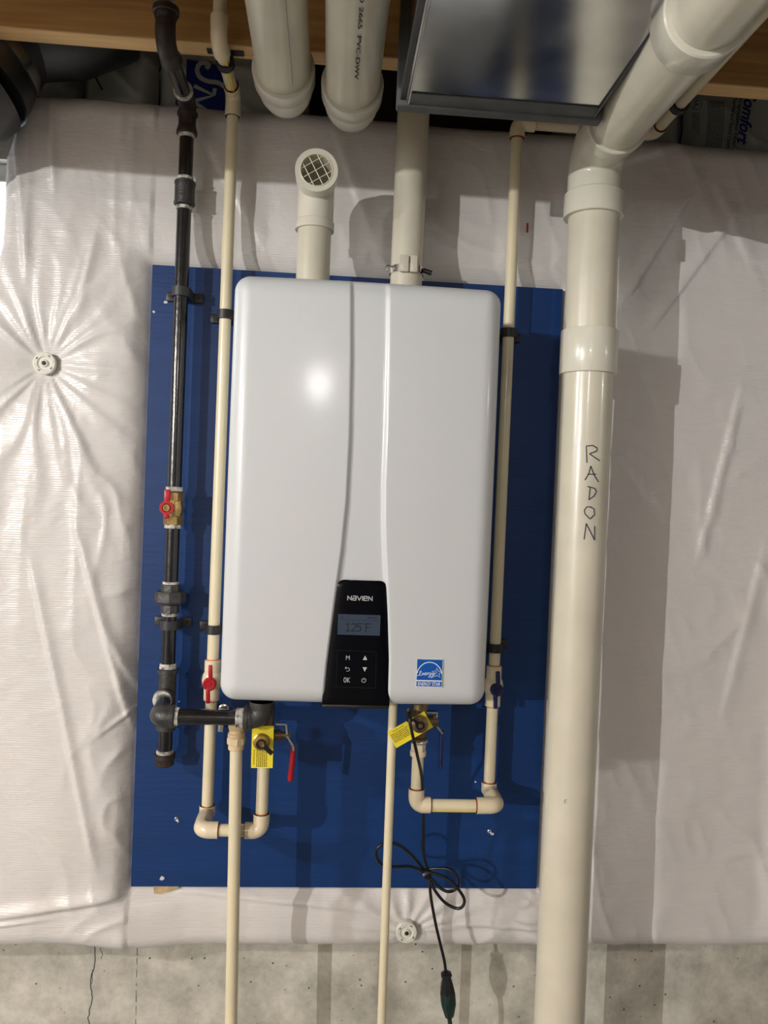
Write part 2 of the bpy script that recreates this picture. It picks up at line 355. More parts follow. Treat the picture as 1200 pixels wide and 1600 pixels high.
# ---------------------------------------------------------------- insulation blanket (real relief)
BW, BH = 0.8128/2, 1.2192/2
def vnoise(x, z, seed):
    """smooth value noise, numpy"""
    xi = np.floor(x).astype(int); zi = np.floor(z).astype(int); fx = x-xi; fz = z-zi
    fx = fx*fx*(3-2*fx); fz = fz*fz*(3-2*fz)
    def h(a, b):
        n = (a*374761393+b*668265263+seed*1442695041) & 0xffffffff
        n = ((n ^ (n >> 13))*1274126177) & 0xffffffff
        return ((n ^ (n >> 16)) & 0xffff)/65535.0
    return (h(xi, zi)*(1-fx)+h(xi+1, zi)*fx)*(1-fz)+(h(xi, zi+1)*(1-fx)+h(xi+1, zi+1)*fx)*fz
def ridged(x, z, s): return 1-np.abs(2*vnoise(x, z, s)-1)
pinA = P(70, 568, -0.01); pinB = P(635, 1456, 0.0)
def blanket_y(X, Z):
    dx = np.maximum(np.abs(X)-BW, 0); dz = np.maximum(np.abs(Z)-BH, 0); db = np.hypot(dx, dz)
    left = np.clip((-X-0.30)/0.12, 0, 1)
    bul = 0.020+0.020*left*np.clip((0.75-Z)/0.3, 0, 1)
    Y = 0.014-bul*(1-np.exp(-db/0.03))
    ins = (np.abs(X) < BW-0.012) & (np.abs(Z) < BH-0.012)
    Y = np.where(ins, 0.034, Y)
    out = np.clip(db/0.03, 0, 1)
    # broad undulation and crumple
    Y += out*0.010*(vnoise(X*3.1+5, Z*2.0, 1)-0.5)
    Y += out*0.006*(vnoise(X*9+5, Z*4.0, 2)-0.5)
    cr = np.clip((X+0.02)/0.3, 0, 1)*0.7+0.45
    Y -= out*cr*0.0042*ridged(X*9+Z*4+3*vnoise(X*5, Z*5, 8), Z*3.2, 3)**3
    Y -= out*cr*0.0016*ridged(X*26+Z*8, Z*16, 4)**2
    # crinkles along the left of the board
    lb = np.exp(-((-X-BW)/0.10)**2)*(X < -BW)
    Y -= lb*out*0.006*ridged(X*22+3*vnoise(X*8, Z*8, 11), Z*13, 5)**2
    # pin A: dimple with radial folds
    rx = X-pinA.x; rz = Z-pinA.z; r = np.hypot(rx, rz)+1e-6; th = np.degrees(np.arctan2(rz, rx))
    Y += 0.030*np.exp(-(r/0.055)**1.3)
    amp = (1-np.exp(-(r/0.03)**2))*np.exp(-(r/0.24)**2)
    for a0, wd, h in ((92, 3.0, 9), (80, 2.2, 6), (70, 2.6, 8), (58, 3.2, 10), (46, 2.6, 7), (26, 2.4, 10), (10, 5, 5), (-6, 4, 6), (-24, 3.6, 5),
                      (-42, 3.0, 7), (-60, 2.4, 12), (-72, 2.2, 8), (-82, 2.2, 9), (-93, 2.6, 8), (-108, 4, 8), (-124, 3, 8), (-142, 5, 7), (-170, 6, 4),
                      (146, 3, 9), (128, 4, 7), (112, 3, 8)):
        d = (th-a0-10*(vnoise(r*9+a0, r*0+a0, 9)-0.5)+180) % 360-180
        f = np.where(d > 0, np.exp(-(d/wd)**2), np.exp(-(d/(wd*2.2))**2))
        Y -= h*0.00068*amp*f*(0.6+0.8*vnoise(r*12+a0*3, r*0, 12))
    # vertical drapes running up and down from pin A
    va = np.exp(-((X-pinA.x-0.02)/0.14)**2)*np.clip(np.abs(rz)/0.2, 0, 1)*np.exp(-((np.abs(rz)-0.28)/0.2)**2)
    Y -= va*0.0045*ridged(X*20+0.8*vnoise(X*3, Z*3, 21), Z*1.1, 22)**4
    # pin B
    r2x = X-pinB.x; r2z = Z-pinB.z; r2 = np.hypot(r2x, r2z)+1e-6; t2 = np.degrees(np.arctan2(r2z, r2x))
    Y += 0.016*np.exp(-(r2/0.04)**1.3)
    for a0, wd, h in ((20, 5, 9), (38, 6, 8), (60, 8, 7), (8, 4, 7), (120, 8, 6), (150, 6, 8), (172, 5, 7), (90, 7, 6)):
        d = (t2-a0+180) % 360-180
        Y -= h*0.0007*np.exp(-(d/wd)**2)*(1-np.exp(-(r2/0.02)**2))*np.exp(-(r2/0.16)**2)
    # long folds: (x0,z0,x1,z1,width,height)
    def fold(a, b, wd, h):
        a = P(*a, 0.0); b = P(*b, 0.0); ux, uz = b.x-a.x, b.z-a.z; L = math.hypot(ux, uz); ux /= L; uz /= L
        s = (X-a.x)*ux+(Z-a.z)*uz; n = (X-a.x)*(-uz)+(Z-a.z)*ux
        win = 1/(1+np.exp(-s/0.02))*1/(1+np.exp(-(L-s)/0.02))
        return h*win*np.where(n > 0, np.exp(-(n/wd)**2), np.exp(-(n/(wd*0.35))**2))
    for a, b, wd, h in (((0, 1422), (215, 1388), 0.016, 0.010), ((0, 1440), (60, 1430), 0.010, 0.006), ((280, 1392), (560, 1420), 0.014, 0.006),
                        ((700, 1440), (870, 1450), 0.012, 0.005), ((975, 470), (1085, 290), 0.016, 0.007), ((1010, 520), (1150, 330), 0.02, 0.006),
                        ((960, 260), (1060, 225), 0.02, 0.006), ((1120, 300), (1170, 420), 0.02, 0.005), ((80, 165), (85, 280), 0.010, 0.009),
                        ((25, 210), (45, 420), 0.012, 0.006), ((150, 380), (130, 480), 0.012, 0.006), ((190, 160), (188, 215), 0.012, 0.005),
                        ((60, 900), (150, 1330), 0.012, 0.006), ((130, 840), (205, 1130), 0.012, 0.008), ((1150, 620), (1090, 860), 0.015, 0.007),
                        ((1190, 860), (1130, 1100), 0.02, 0.006), ((300, 180), (420, 400), 0.02, 0.004), ((520, 200), (590, 400), 0.02, 0.004),
                        ((182, 1128), (214, 1105), 0.006, 0.010), ((175, 990), (212, 1070), 0.012, 0.007)):
        Y = Y-fold(a, b, wd, h)*np.where(ins, 0, 1)
    return np.maximum(Y, -0.045)
ZT, ZB = 0.928, -0.734
def tri(z, top=True): return z
NX = 470
xs = np.linspace(-0.80, 1.30, NX)
def rollz(n, R): a = np.linspace(0, PI/2, n, endpoint=False); return R*(1-np.cos(a)), R*(1-np.sin(a))   # distance from the end, setback
Rb, Rt = 0.035, 0.045
d1, s1 = rollz(10, Rb); d2, s2 = rollz(10, Rt)
zmid = np.linspace(ZB+Rb, ZT-Rt, 420)
zs = np.concatenate([ZB+d1, zmid, (ZT-d2)[::-1]]); setb = np.concatenate([s1, zmid*0, s2[::-1]])
XX, ZZ = np.meshgrid(xs, zs); YY = blanket_y(XX, ZZ)+setb[:, None]
# left edge of the blanket: vertical rolled end beside the window
edge = np.where(ZZ > 0.62, -0.693-0.02*(0.9-ZZ), -0.70-0.25*np.clip(0.62-ZZ, 0, 1))
edge = np.where(ZZ > 0.80, edge+(ZZ-0.80)*0.28, edge)
XX = np.maximum(XX, edge)
de = np.clip((XX-edge)/0.03, 0, 1); YY += 0.045*(1-np.sqrt(np.clip(1-(1-de)**2, 0, 1)))
ZZ = ZZ+0.006*(vnoise(XX*6, XX*0, 31)-0.5)*(ZZ > 0.8)+0.004*(vnoise(XX*4, XX*0, 33)-0.5)*(ZZ < -0.6)
ZZ = ZZ+0.012*np.clip((-XX-0.38)/0.1, 0, 1)*np.clip((-0.66-ZZ)/0.04, 0, 1)
YY = np.minimum(YY, WY-0.003)
nv, nu = XX.shape
bl = MB(); bl.v = list(map(tuple, np.stack([XX, YY, ZZ], -1).reshape(-1, 3).tolist()))
idx = np.arange(nv*nu).reshape(nv, nu)
bl.f = [tuple(q) for q in np.stack([idx[:-1, :-1], idx[:-1, 1:], idx[1:, 1:], idx[1:, :-1]], -1).reshape(-1, 4).tolist()]
blanket = obj('insulation_blanket', bl, M['blanket'], None, 180)
tag(blanket, 'white wrinkled vinyl-faced insulation blanket covering the foundation wall', 'insulation')
obj('red_tick', MB().box(P(824, 356, -0.012), (0.0035, 0.003, 0.018)), M['redink'], blanket)

def pin_cap(px, py, Y, dark, label):
    c = P(px, py, Y); t = thing('insulation_pin_cap', label, 'washer', (c.x, c.y, c.z), 'insulation pin caps')
    R = 0.0215
    obj('cap_disc', MB().lathe(c, (0, -1, 0), [(-0.012, R*0.93), (0.001, R), (0.003, R), (0.0045, R*0.93), (0.0045, R*0.62), (0.002, R*0.55), (0.002, R*0.36), (0.0055, R*0.30), (0.0055, 0)]), M['cap'], t)
    obj('pin_head', MB().lathe(c+Vector((0, -0.0055, 0)), (0, -1, 0), [(0, 0.0040), (0.001, 0.0040), (0.0014, 0.003)], 14), dark, t)
    for k in range(8):
        a = PI*k/4+0.2; q = c+Vector((math.cos(a)*R*0.76, -0.0049, math.sin(a)*R*0.76))
        obj('slot', MB().box(q, (0.0042, 0.0006, 0.0018), Matrix.Rotation(-(a+PI/2), 3, 'Y')), M['mastic'] if k % 2 else M['cap'], t)
pin_cap(70, 568, -0.017, M['hole'], 'round white plastic pin cap left of the blue board, folds radiating from it')
pin_cap(635, 1456, -0.012, M['hole'], 'round white plastic pin cap below the blue board at the blanket bottom edge')

# ---------------------------------------------------------------- blue board
bd = thing('mounting_board', 'blue painted plywood backer board behind the water heater', 'board', (0, 0.0, -BH))
obj('panel', MB().box((0, 0.009, 0), (2*BW, 0.018, 2*BH), bev=0.0012, seg=1), M['board'], bd, None)
for px, py in ((276, 1280), (765, 1299)):
    c = P(px, py, -0.001); obj('screw_head', MB().lathe(c, (0, -1, 0), [(-0.001, 0.0045), (0.001, 0.0045), (0.0022, 0.003), (0.0012, 0.001)], 12), M['screw'], bd)
for px, py, s in ((253, 1373, 1.0), (259, 472, 0.8), (240, 487, 0.6), (743, 1222, 0.4), (280, 1096, 0.4), (278, 1283, 0.6), (769, 1303, 0.7)):
    c = P(px, py, -0.0005); pl = [(c.x+0.006*s*random.uniform(.5, 1)*math.cos(a), c.z+0.006*s*random.uniform(.5, 1)*math.sin(a)) for a in np.linspace(0, 2*PI, 8)[:-1]]
    obj('paint_chip', MB().prism(pl, -0.0008, 0.001), M['chip'], bd, None)
c = P(245, 1390, 0.0)
sc = obj('wood_scrap', MB().prism([(P(239, 1386, 0).x, P(239, 1380, 0).z), (P(241, 1402, 0).x, P(241, 1401, 0).z), (P(279, 1388, 0).x, P(279, 1388, 0).z), (P(279, 1380, 0).x, P(279, 1376, 0).z)], 0.0002, 0.010), M['plywood'], bd, None, label='tan wood scrap poking out below the board')

# ---------------------------------------------------------------- generic fittings
def coupling(mb, a, b, r, lip=0.0015, seg=28):
    a = Vector(a); b = Vector(b); L = (b-a).length
    return mb.lathe(a, b-a, [(0, r-0.004), (0, r-0.001), (0.001, r), (L-0.001, r), (L, r-0.001), (L, r-0.004)], seg)
def band(mb, c, axis, r, h, seg=28):
    c = Vector(c); ax = Vector(axis).normalized()
    return mb.lathe(c-ax*h/2, ax, [(0, r-0.002), (h*0.15, r), (h*0.85, r), (h, r-0.002)], seg)
def elbow(mb, a, c, b, r, body, hub=0.018, fil=0.018, seg=28):
    """elbow from a (open end) via corner c to b: body tube plus thicker hubs"""
    a, c, b = Vector(a), Vector(c), Vector(b)
    mb.tube([a, c, b], body, seg, fil=fil)
    for e in (a, b):
        d = (c-e).normalized(); mb.lathe(e, d, [(0, r-0.004), (0, r), (hub-0.003, r), (hub+0.002, body)], seg)
    return mb
def octo(mb, c, axis, r, h, n=6, ph=0.0, cham=0.0015):
    c = Vector(c); ax = Vector(axis).normalized()
    return mb.lathe(c-ax*h/2, ax, [(0, r*0.93), (cham, r), (h-cham, r), (h, r*0.93)], n, ph)
def sealant(mb, c, axis, r, h):
    c = Vector(c); ax = Vector(axis).normalized(); n = 6
    prof = [(0, r-0.002)]+[(h*(k+0.5)/n, r+random.uniform(0.0002, 0.0012)) for k in range(n)]+[(h, r-0.002)]
    return mb.lathe(c-ax*h/2, ax, prof, 20)

# ---------------------------------------------------------------- black gas line
GX, GY = -0.341, -0.045; RG = 0.01335
zg = lambda py: ZP(280-(py-400)*0.026, py, GY)
g = thing('gas_pipe', 'black iron gas pipe with red-handled valve running down the left of the blue board', 'pipe', (GX, GY, zg(1197)))
G = lambda z: Vector((GX, GY, z))
z_e = 0.902; yF = -0.245
obj('pipe', MB().tube([(GX-0.004, yF, z_e+0.03), (GX-0.004, yF, 1.18)], RG), M['iron'], g)
e2 = elbow(MB(), (GX-0.003, yF, z_e+0.052), (GX-0.003, yF, z_e), (GX-0.002, yF+0.052, z_e), 0.0185, 0.0165, 0.012, 0.03)
obj('elbow', e2, M['rust'], g)
obj('elbow_rim', band(MB(), (GX-0.003, yF, z_e+0.053), (0, 0, 1), 0.0215, 0.012), M['rust'], g)
obj('sealant', sealant(MB(), (GX-0.003, yF, z_e+0.063), (0, 0, 1), RG+0.0012, 0.010), M['dope'], g)
obj('pipe', MB().tube([(GX-0.002, yF+0.04, z_e), (GX, GY-0.03, z_e)], RG), M['iron'], g)
e1 = elbow(MB(), (GX, GY-0.045, z_e), (GX, GY, z_e), (GX, GY, zg(206)), 0.0178, 0.0162, 0.010, 0.02)
obj('elbow', e1, M['rust'], g)
obj('sealant', sealant(MB(), (GX, GY-0.047, z_e), (0, 1, 0), RG+0.0035, 0.007), M['dope'], g)
obj('elbow_rim', band(MB(), G(zg(207)), (0, 0, 1), 0.0195, 0.008), M['rust'], g)
obj('elbow_rim', band(MB(), G(zg(178)), (0, 0, 1), 0.0192, 0.007), M['rust'], g)
obj('sealant', sealant(MB(), G(zg(213)), (0, 0, 1), RG+0.001, 0.007), M['dope'], g)
obj('pipe', MB().tube([G(zg(206)), G(zg(288))], RG), M['iron'], g)
obj('sealant', sealant(MB(), G(zg(279)), (0, 0, 1), RG+0.0008, 0.007), M['dope'], g)
cp = coupling(MB(), G(zg(321)), G(zg(283)), 0.0188)
band(cp, G(zg(286)), (0, 0, 1), 0.0198, 0.006); band(cp, G(zg(318)), (0, 0, 1), 0.0198, 0.006)
obj('coupling', cp, M['cast'], g)
obj('sealant', sealant(MB(), G(zg(325)), (0, 0, 1), RG+0.001, 0.007), M['dope'], g)
obj('pipe', MB().tube([G(zg(316)), G(zg(768))], RG), M['iron'], g)
# brass ball valve
obj('sealant', sealant(MB(), G(zg(764)), (0, 0, 1), RG+0.0018, 0.009), M['dope'], g)
vb = MB(); octo(vb, G(zg(776)), (0, 0, 1), 0.0185, 0.018, 6, 0.3); octo(vb, G(zg(813)), (0, 0, 1), 0.0185, 0.018, 6, 0.3)
vb.lathe(G(zg(808)), (0, 0, 1), [(0, 0.0155), (0.008, 0.0172), (0.016, 0.019), (0.024, 0.0172), (0.036, 0.0158)], 24)
vb.tube([G(zg(793)), G(zg(793))+Vector((-0.004, -0.040, 0))], 0.008, 16)
vbo = obj('valve_body', vb, M['brass'], g)
hc = G(zg(793))+Vector((-0.004, -0.042, 0))
hd = MB(); hd.lathe(hc, (0, -1, 0), [(-0.004, 0.012), (0, 0.0138), (0.006, 0.0138), (0.006, 0.0085), (0.002, 0.008)], 8, 0.39)
hd.box(hc+Vector((0.0, 0.0, 0.021)), (0.0115, 0.006, 0.026), bev=0.002); hd.box(hc+Vector((0.0, 0.0, -0.014)), (0.010, 0.006, 0.012), bev=0.002)
obj('valve_handle', hd, M['red'], vbo)
obj('handle_nut', MB().lathe(hc+Vector((0, -0.002, 0)), (0, -1, 0), [(0, 0.0065), (0.005, 0.0062), (0.005, 0.0038), (0.002, 0.0035)], 14), M['brass'], vbo)
obj('sealant', sealant(MB(), G(zg(822)), (0, 0, 1), RG+0.0018, 0.009), M['dope'], g)
obj('pipe', MB().tube([G(zg(818)), G(zg(914))], RG), M['iron'], g)
obj('sealant', sealant(MB(), G(zg(911)), (0, 0, 1), RG+0.0012, 0.006), M['dope'], g)
obj('union_end', octo(MB(), G(zg(919)), (0, 0, 1), 0.0185, 0.016, 8, 0.2), M['cast'], g, 20)
obj('union_end', octo(MB(), G(zg(951)), (0, 0, 1), 0.0172, 0.018, 8, 0.2), M['cast'], g, 20)
obj('union_nut', octo(MB(), G(zg(933)), (0, 0, 1), 0.0295, 0.023, 8, 0.1, 0.004), M['cast'], g, 20)
obj('sealant', sealant(MB(), G(zg(959)), (0, 0, 1), RG+0.0015, 0.009), M['dope'], g)
obj('pipe', MB().tube([G(zg(955)), G(zg(1046))], RG), M['iron'], g)
obj('sealant', sealant(MB(), G(zg(1041)), (0, 0, 1), RG+0.0015, 0.012), M['dope'], g)
# tee, branch towards the room, elbow, run to the heater
GHY = -0.185; eL = P(249, 1119, GHY)
te = MB(); te.lathe(G(zg(1140)), (0, 0, 1), [(0, 0.0165), (0.0, 0.018), (0.008, 0.018), (0.010, 0.0165), (zg(1052)-zg(1140), 0.0165), (zg(1052)-zg(1140)+0.001, 0.0195), (zg(1045)-zg(1140), 0.0195), (zg(1045)-zg(1140)+0.001, 0.016)], 28)
tb = Vector((GX, GY, eL.z+0.002)); te.tube([tb, tb+Vector((0, -0.036, 0))], 0.0165)
obj('tee', te, M['cast'], g)
obj('tee_rim', band(MB(), tb+Vector((0, -0.037, 0)), (0, 1, 0), 0.0197, 0.008), M['cast'], g)
obj('sealant', sealant(MB(), tb+Vector((0, -0.043, 0)), (0, 1, 0), RG+0.003, 0.005), M['dope'], g)
obj('pipe', MB().tube([tb+Vector((0, -0.030, 0)), (eL.x, eL.y+0.02, eL.z)], RG), M['iron'], g)
eR = P(398, 1118, GHY); eR.z = eL.z
a = P(268, 1119, GHY)
obj('elbow', elbow(MB(), (eL.x, eL.y+0.028, eL.z), eL, (a.x+0.004, eL.y, eL.z), 0.0188, 0.0185, 0.010, 0.017), M['cast'], g)
obj('elbow_rim', band(MB(), (a.x+0.002, eL.y, eL.z), (1, 0, 0), 0.0198, 0.008), M['cast'], g)
obj('sealant', sealant(MB(), (a.x+0.0095, eL.y, eL.z), (1, 0, 0), RG+0.0022, 0.007), M['dope'], g)
b = P(376, 1120, GHY)
obj('pipe', MB().tube([(a.x, eL.y, eL.z), (b.x+0.006, eL.y, eL.z)], RG), M['iron'], g)
obj('sealant', sealant(MB(), (b.x-0.001, eL.y, eL.z), (1, 0, 0), RG+0.0028, 0.014), M['dope'], g)
cc = P(408, 1120, GHY)
obj('elbow', elbow(MB(), (b.x+0.009, eL.y, eL.z), (cc.x, eL.y, eL.z+0.004), (cc.x, eL.y, eL.z+0.030), 0.021, 0.0195, 0.011, 0.018), M['cast'], g)
obj('elbow_rim', band(MB(), (b.x+0.010, eL.y, eL.z), (1, 0, 0), 0.0222, 0.008), M['cast'], g)
obj('pipe', MB().tube([G(zg(1136)), G(zg(1180))], RG), M['iron'], g)
obj('sealant', sealant(MB(), G(zg(1175)), (0, 0, 1), RG+0.0018, 0.008), M['dope'], g)
obj('pipe_cap', MB().lathe(G(zg(1197)), (0, 0, 1), [(0, 0.012), (0.003, 0.0175), (0.014, 0.0182), (0.016, 0.0197), (0.024, 0.0197), (0.025, 0.014)], 28), M['rust'], g)

def strap(px, py, x, Yc, r, feet, label, mat, group):
    """pipe strap holding a pipe at world x; feet: -1 / +1 / both"""
    z = ZP(px, py, Yc); t = thing('pipe_clamp', label, 'clamp', (x, 0, z), group)
    h = 0.0085
    mb = MB(); R1, R0 = r+0.0045, r+0.0004; arc = [PI*(0.08+0.84*k/14) for k in range(15)]
    pts = [(x+R1*math.cos(a_), Yc-R1*math.sin(a_)) for a_ in arc]; pin_ = [(x+R0*math.cos(a_), Yc-R0*math.sin(a_)) for a_ in arc]
    pts = [(x+R1, 0.0)]+pts+[(x-R1, 0.0)]; pin_ = [(x+R0, 0.0)]+pin_+[(x-R0, 0.0)]
    V = []; Fc = []; n = len(pts)
    for (ox, oy), (ix, iy) in zip(pts, pin_):
        V += [(ox, oy, z-h), (ox, oy, z+h), (ix, iy, z+h), (ix, iy, z-h)]
    for i in range(n-1):
        for k in range(4): Fc.append((4*i+k, 4*i+(k+1) % 4, 4*i+4+(k+1) % 4, 4*i+4+k))
    Fc += [(0, 1, 2, 3), (4*n-4, 4*n-3, 4*n-2, 4*n-1)]
    mb.add(V, Fc); obj('strap', mb, mat, t, 40)
    for s in feet:
        cx = x+s*(R1+0.008)
        obj('foot', MB().box((cx, -0.004, z), (0.020, 0.008, 2*h+0.001), bev=0.002), mat, t)
        obj('screw_head', MB().lathe((cx+s*0.001, -0.0078, z), (0, -1, 0), [(0, 0.004), (0.0006, 0.004)], 12), M['hole'], t)
    return t
strap(283, 457, GX, GY, RG, (-1, 1), 'dark grey two-footed strap around the black gas pipe, near the top of the board', M['clampg'], 'grey gas pipe straps')
strap(267, 976, GX, GY, RG, (-1, 1), 'dark grey two-footed strap around the black gas pipe, just under the large union nut', M['clampg'], 'grey gas pipe straps')

# ---------------------------------------------------------------- left CPVC line (hot)
RC = 0.0111
LX, LY = -0.257, -0.045
zl = lambda py, x=345: ZP(363-(py-300)*0.045, py, LY)
def cement(mb_or_t, c, ax, r, parent): obj('cement_ring', band(MB(), c, ax, r+0.0006, 0.0022), M['primer'], parent)
def red_valve(t, X, Y, z0, z1, mat, lab):
    zc = (z0+z1)/2
    mb = coupling(MB(), (X, Y, z0), (X, Y, z1), 0.0150); mb.lathe((X, Y, zc-0.017), (0, 0, 1), [(0, 0.014), (0.006, 0.0175), (0.017, 0.0195), (0.028, 0.0175), (0.034, 0.014)])
    mb.tube([(X, Y, zc), (X, Y-0.030, zc)], 0.0095, 18)
    vo = obj('valve_body', mb, M['cpvc_fit'], t)
    h = MB(); hy = Y-0.033
    h.lathe((X, hy+0.004, zc), (0, -1, 0), [(0, 0.0125), (0.007, 0.0125), (0.009, 0.010), (0.0085, 0.005), (0.0095, 0.0045)], 24)
    rt = Matrix.Rotation(math.radians(-3), 3, 'Y')
    h.box(Vector((X+0.001, hy-0.001, zc+0.021)), (0.0075, 0.008, 0.030), rt, bev=0.002); h.box(Vector((X-0.002, hy-0.001, zc-0.021)), (0.0075, 0.008, 0.030), rt, bev=0.002)
    obj('valve_handle', h, mat, vo, label=lab)
t = thing('hot_water_pipe', 'cream CPVC water pipe with red-handled valve, beside the black gas pipe', 'pipe', (LX, LY, zl(1300)))
zt = zl(140); yC = -0.222
zr = 0.925
obj('pipe', MB().tube([(LX-0.004, yC, zr+0.03), (LX-0.004, yC, 1.18)], RC), M['cpvc'], t)
obj('elbow', elbow(MB(), (LX-0.004, yC, zr+0.042), (LX-0.004, yC, zr), (LX-0.003, yC+0.036, zr), 0.0148, 0.0142, 0.016, 0.018), M['cpvc_fit'], t)
obj('pipe', MB().tube([(LX-0.003, yC+0.03, zr), (LX, LY-0.02, zr)], RC), M['cpvc'], t)
obj('yellow_stripe', MB().box((LX+0.0035, -0.135, zr-RC+0.0006), (0.0055, 0.12, 0.0016), bev=0.0004, seg=1), M['stripe'], t)
obj('elbow', elbow(MB(), (LX, LY-0.036, zr), (LX, LY, zr), (LX, LY, zr-0.042), 0.0148, 0.0142, 0.016, 0.018), M['cpvc_fit'], t)
cement(0, (LX, LY-0.037, zr), (0, 1, 0), RC, t)
obj('pipe', MB().tube([(LX, LY, zr-0.03), (LX, LY, zl(1034))], RC), M['cpvc'], t)
red_valve(t, LX, LY, zl(1094), zl(1031), M['red'], 'red tee handle')
cement(0, (LX, LY, zl(1030)), (0, 0, 1), RC, t); cement(0, (LX, LY, zl(1095)), (0, 0, 1), RC, t)
zb = zl(1283); UY = -0.125
zrun = ZP(340, 1297, UY)
obj('pipe', MB().tube([(LX, LY, zl(1090)), (LX, LY, zl(1268))], RC), M['cpvc'], t)
cement(0, (LX, LY, zl(1258)), (0, 0, 1), RC, t)
uR = P(408, 1292, UY); uR.z = zrun
obj('elbow', elbow(MB(), (LX, LY, zl(1258)), (LX, LY, zrun), (LX, LY-0.036, zrun), 0.0150, 0.0145, 0.018, 0.015), M['cpvc_fit'], t)
obj('elbow', elbow(MB(), (LX, LY-0.034, zrun), (LX, UY, zrun), (P(341, 1297, UY).x, UY, zrun), 0.0150, 0.0147, 0.018, 0.016), M['cpvc_fit'], t)
obj('pipe', MB().tube([(LX+0.02, UY, zrun), (uR.x-0.01, UY, zrun)], RC), M['cpvc'], t)
cement(0, (P(342, 1297, UY).x, UY, zrun), (1, 0, 0), RC, t)
obj('elbow', elbow(MB(), (P(383, 1296, UY).x, UY, zrun), uR, (uR.x, UY, ZP(412, 1271, UY)), 0.0148, 0.0143, 0.017, 0.018), M['cpvc_fit'], t)
cement(0, (P(382, 1296, UY).x, UY, zrun), (1, 0, 0), RC, t)
cement(0, (uR.x, UY, ZP(412, 1270, UY)), (0, 0, 1), RC, t)
obj('pipe', MB().tube([(uR.x, UY, ZP(412, 1275, UY)), (uR.x, UY, ZP(412, 1180, UY))], RC), M['cpvc'], t)
strap(350, 492, LX, LY, RC, (-1,), 'black clamp on the left cream pipe near the top of the heater', M['clamp'], 'black pipe clamps')
strap(330, 983, LX, LY, RC, (-1,), 'black clamp on the left cream pipe above the red-handled valve', M['clamp'], 'black pipe clamps')
def ring_clamp(x, y, z, label):
    """hanging clamp screwed to the joist bottom, ring around a pipe running along Y"""
    t = thing('pipe_clamp', label, 'clamp', (x, y, z), 'joist pipe clamps')
    r0, r1 = RC+0.0003, RC+0.0052
    obj('ring', MB().lathe((x, y-0.008, z), (0, 1, 0), [(0, r0), (0, r1), (0.016, r1), (0.016, r0)], 28, closed=True), M['clamp'], t)
    for s in (-1, 1):
        obj('foot', MB().box((x+s*0.021, y, ZJ-0.0025), (0.022, 0.016, 0.005), bev=0.0015), M['clamp'], t)
    obj('bridge', MB().box((x, y, (ZJ+z+r1)/2-0.001), (0.026, 0.014, max(0.003, ZJ-z-r1+0.002)), bev=0.001), M['clamp'], t)
ring_clamp(LX-0.001, -0.160, zr, 'black clamp under the joist around the left cream pipe')

# ---------------------------------------------------------------- right CPVC line (cold)
RX, RY = 0.289, -0.045
zq = lambda py: ZP(803-(py-300)*0.042, py, RY)
t = thing('cold_water_pipe', 'cream CPVC water pipe with blue-handled valve, between heater and large radon pipe', 'pipe', (RX, RY, zq(1262)))
zt = zq(192); EX = XP(1022, 193, RY)
RT = zt
obj('elbow', elbow(MB(), (RX, RY, zt-0.030), (RX, RY, zt), (RX+0.034, RY, zt), 0.0148, 0.0142, 0.015, 0.014), M['cpvc_fit'], t)
cement(0, (RX, RY, zt-0.031), (0, 0, 1), RC, t); cement(0, (RX+0.035, RY, zt), (1, 0, 0), RC, t)
obj('pipe', MB().tube([(RX+0.02, RY, zt), (EX-0.02, RY, RT)], RC), M['cpvc'], t)
obj('elbow', elbow(MB(), (EX-0.034, RY, RT), (EX, RY, RT), (EX, RY-0.034, RT), 0.0148, 0.0142, 0.015, 0.014), M['cpvc_fit'], t)
cement(0, (EX, RY-0.035, RT), (0, 1, 0), RC, t)
obj('pipe', MB().tube([(EX, RY-0.02, RT), (EX, -1.04, RT)], RC), M['cpvc'], t)
obj('pipe', MB().tube([(RX, RY, zt-0.02), (RX, RY, zq(1044))], RC), M['cpvc'], t)
red_valve(t, RX, RY, zq(1103), zq(1040), M['bluep'], 'blue tee handle')
cement(0, (RX, RY, zq(1039)), (0, 0, 1), RC, t); cement(0, (RX, RY, zq(1104)), (0, 0, 1), RC, t)
VY = -0.125; zrn = ZP(700, 1258, VY); VL = P(650, 1256, VY)
obj('pipe', MB().tube([(RX, RY, zq(1098)), (RX, RY, zq(1232))], RC), M['cpvc'], t)
cement(0, (RX, RY, zq(1221)), (0, 0, 1), RC, t)
obj('elbow', elbow(MB(), (RX, RY, zq(1222)), (RX, RY, zrn), (RX, RY-0.036, zrn), 0.0150, 0.0145, 0.018, 0.015), M['cpvc_fit'], t)
obj('elbow', elbow(MB(), (RX, RY-0.034, zrn), (RX, VY, zrn), (XP(744, 1260, VY), VY, zrn), 0.0150, 0.0147, 0.018, 0.016), M['cpvc_fit'], t)
obj('pipe', MB().tube([(VL.x+0.02, VY, zrn), (RX-0.02, VY, zrn)], RC), M['cpvc'], t)
obj('yellow_stripe', MB().tube([(XP(674, 1258, VY), VY-0.0070, zrn-0.0082), (XP(743, 1258, VY), VY-0.0070, zrn-0.0082)], 0.0022, 8), M['stripe'], t)
cement(0, (XP(743, 1258, VY), VY, zrn), (1, 0, 0), RC, t); cement(0, (XP(673, 1258, VY), VY, zrn), (1, 0, 0), RC, t)
obj('elbow', elbow(MB(), (XP(672, 1258, VY), VY, zrn), (VL.x, VY, zrn), (VL.x, VY, ZP(647, 1232, VY)), 0.0148, 0.0143, 0.017, 0.018), M['cpvc_fit'], t)
cement(0, (VL.x, VY, ZP(647, 1231, VY)), (0, 0, 1), RC, t)
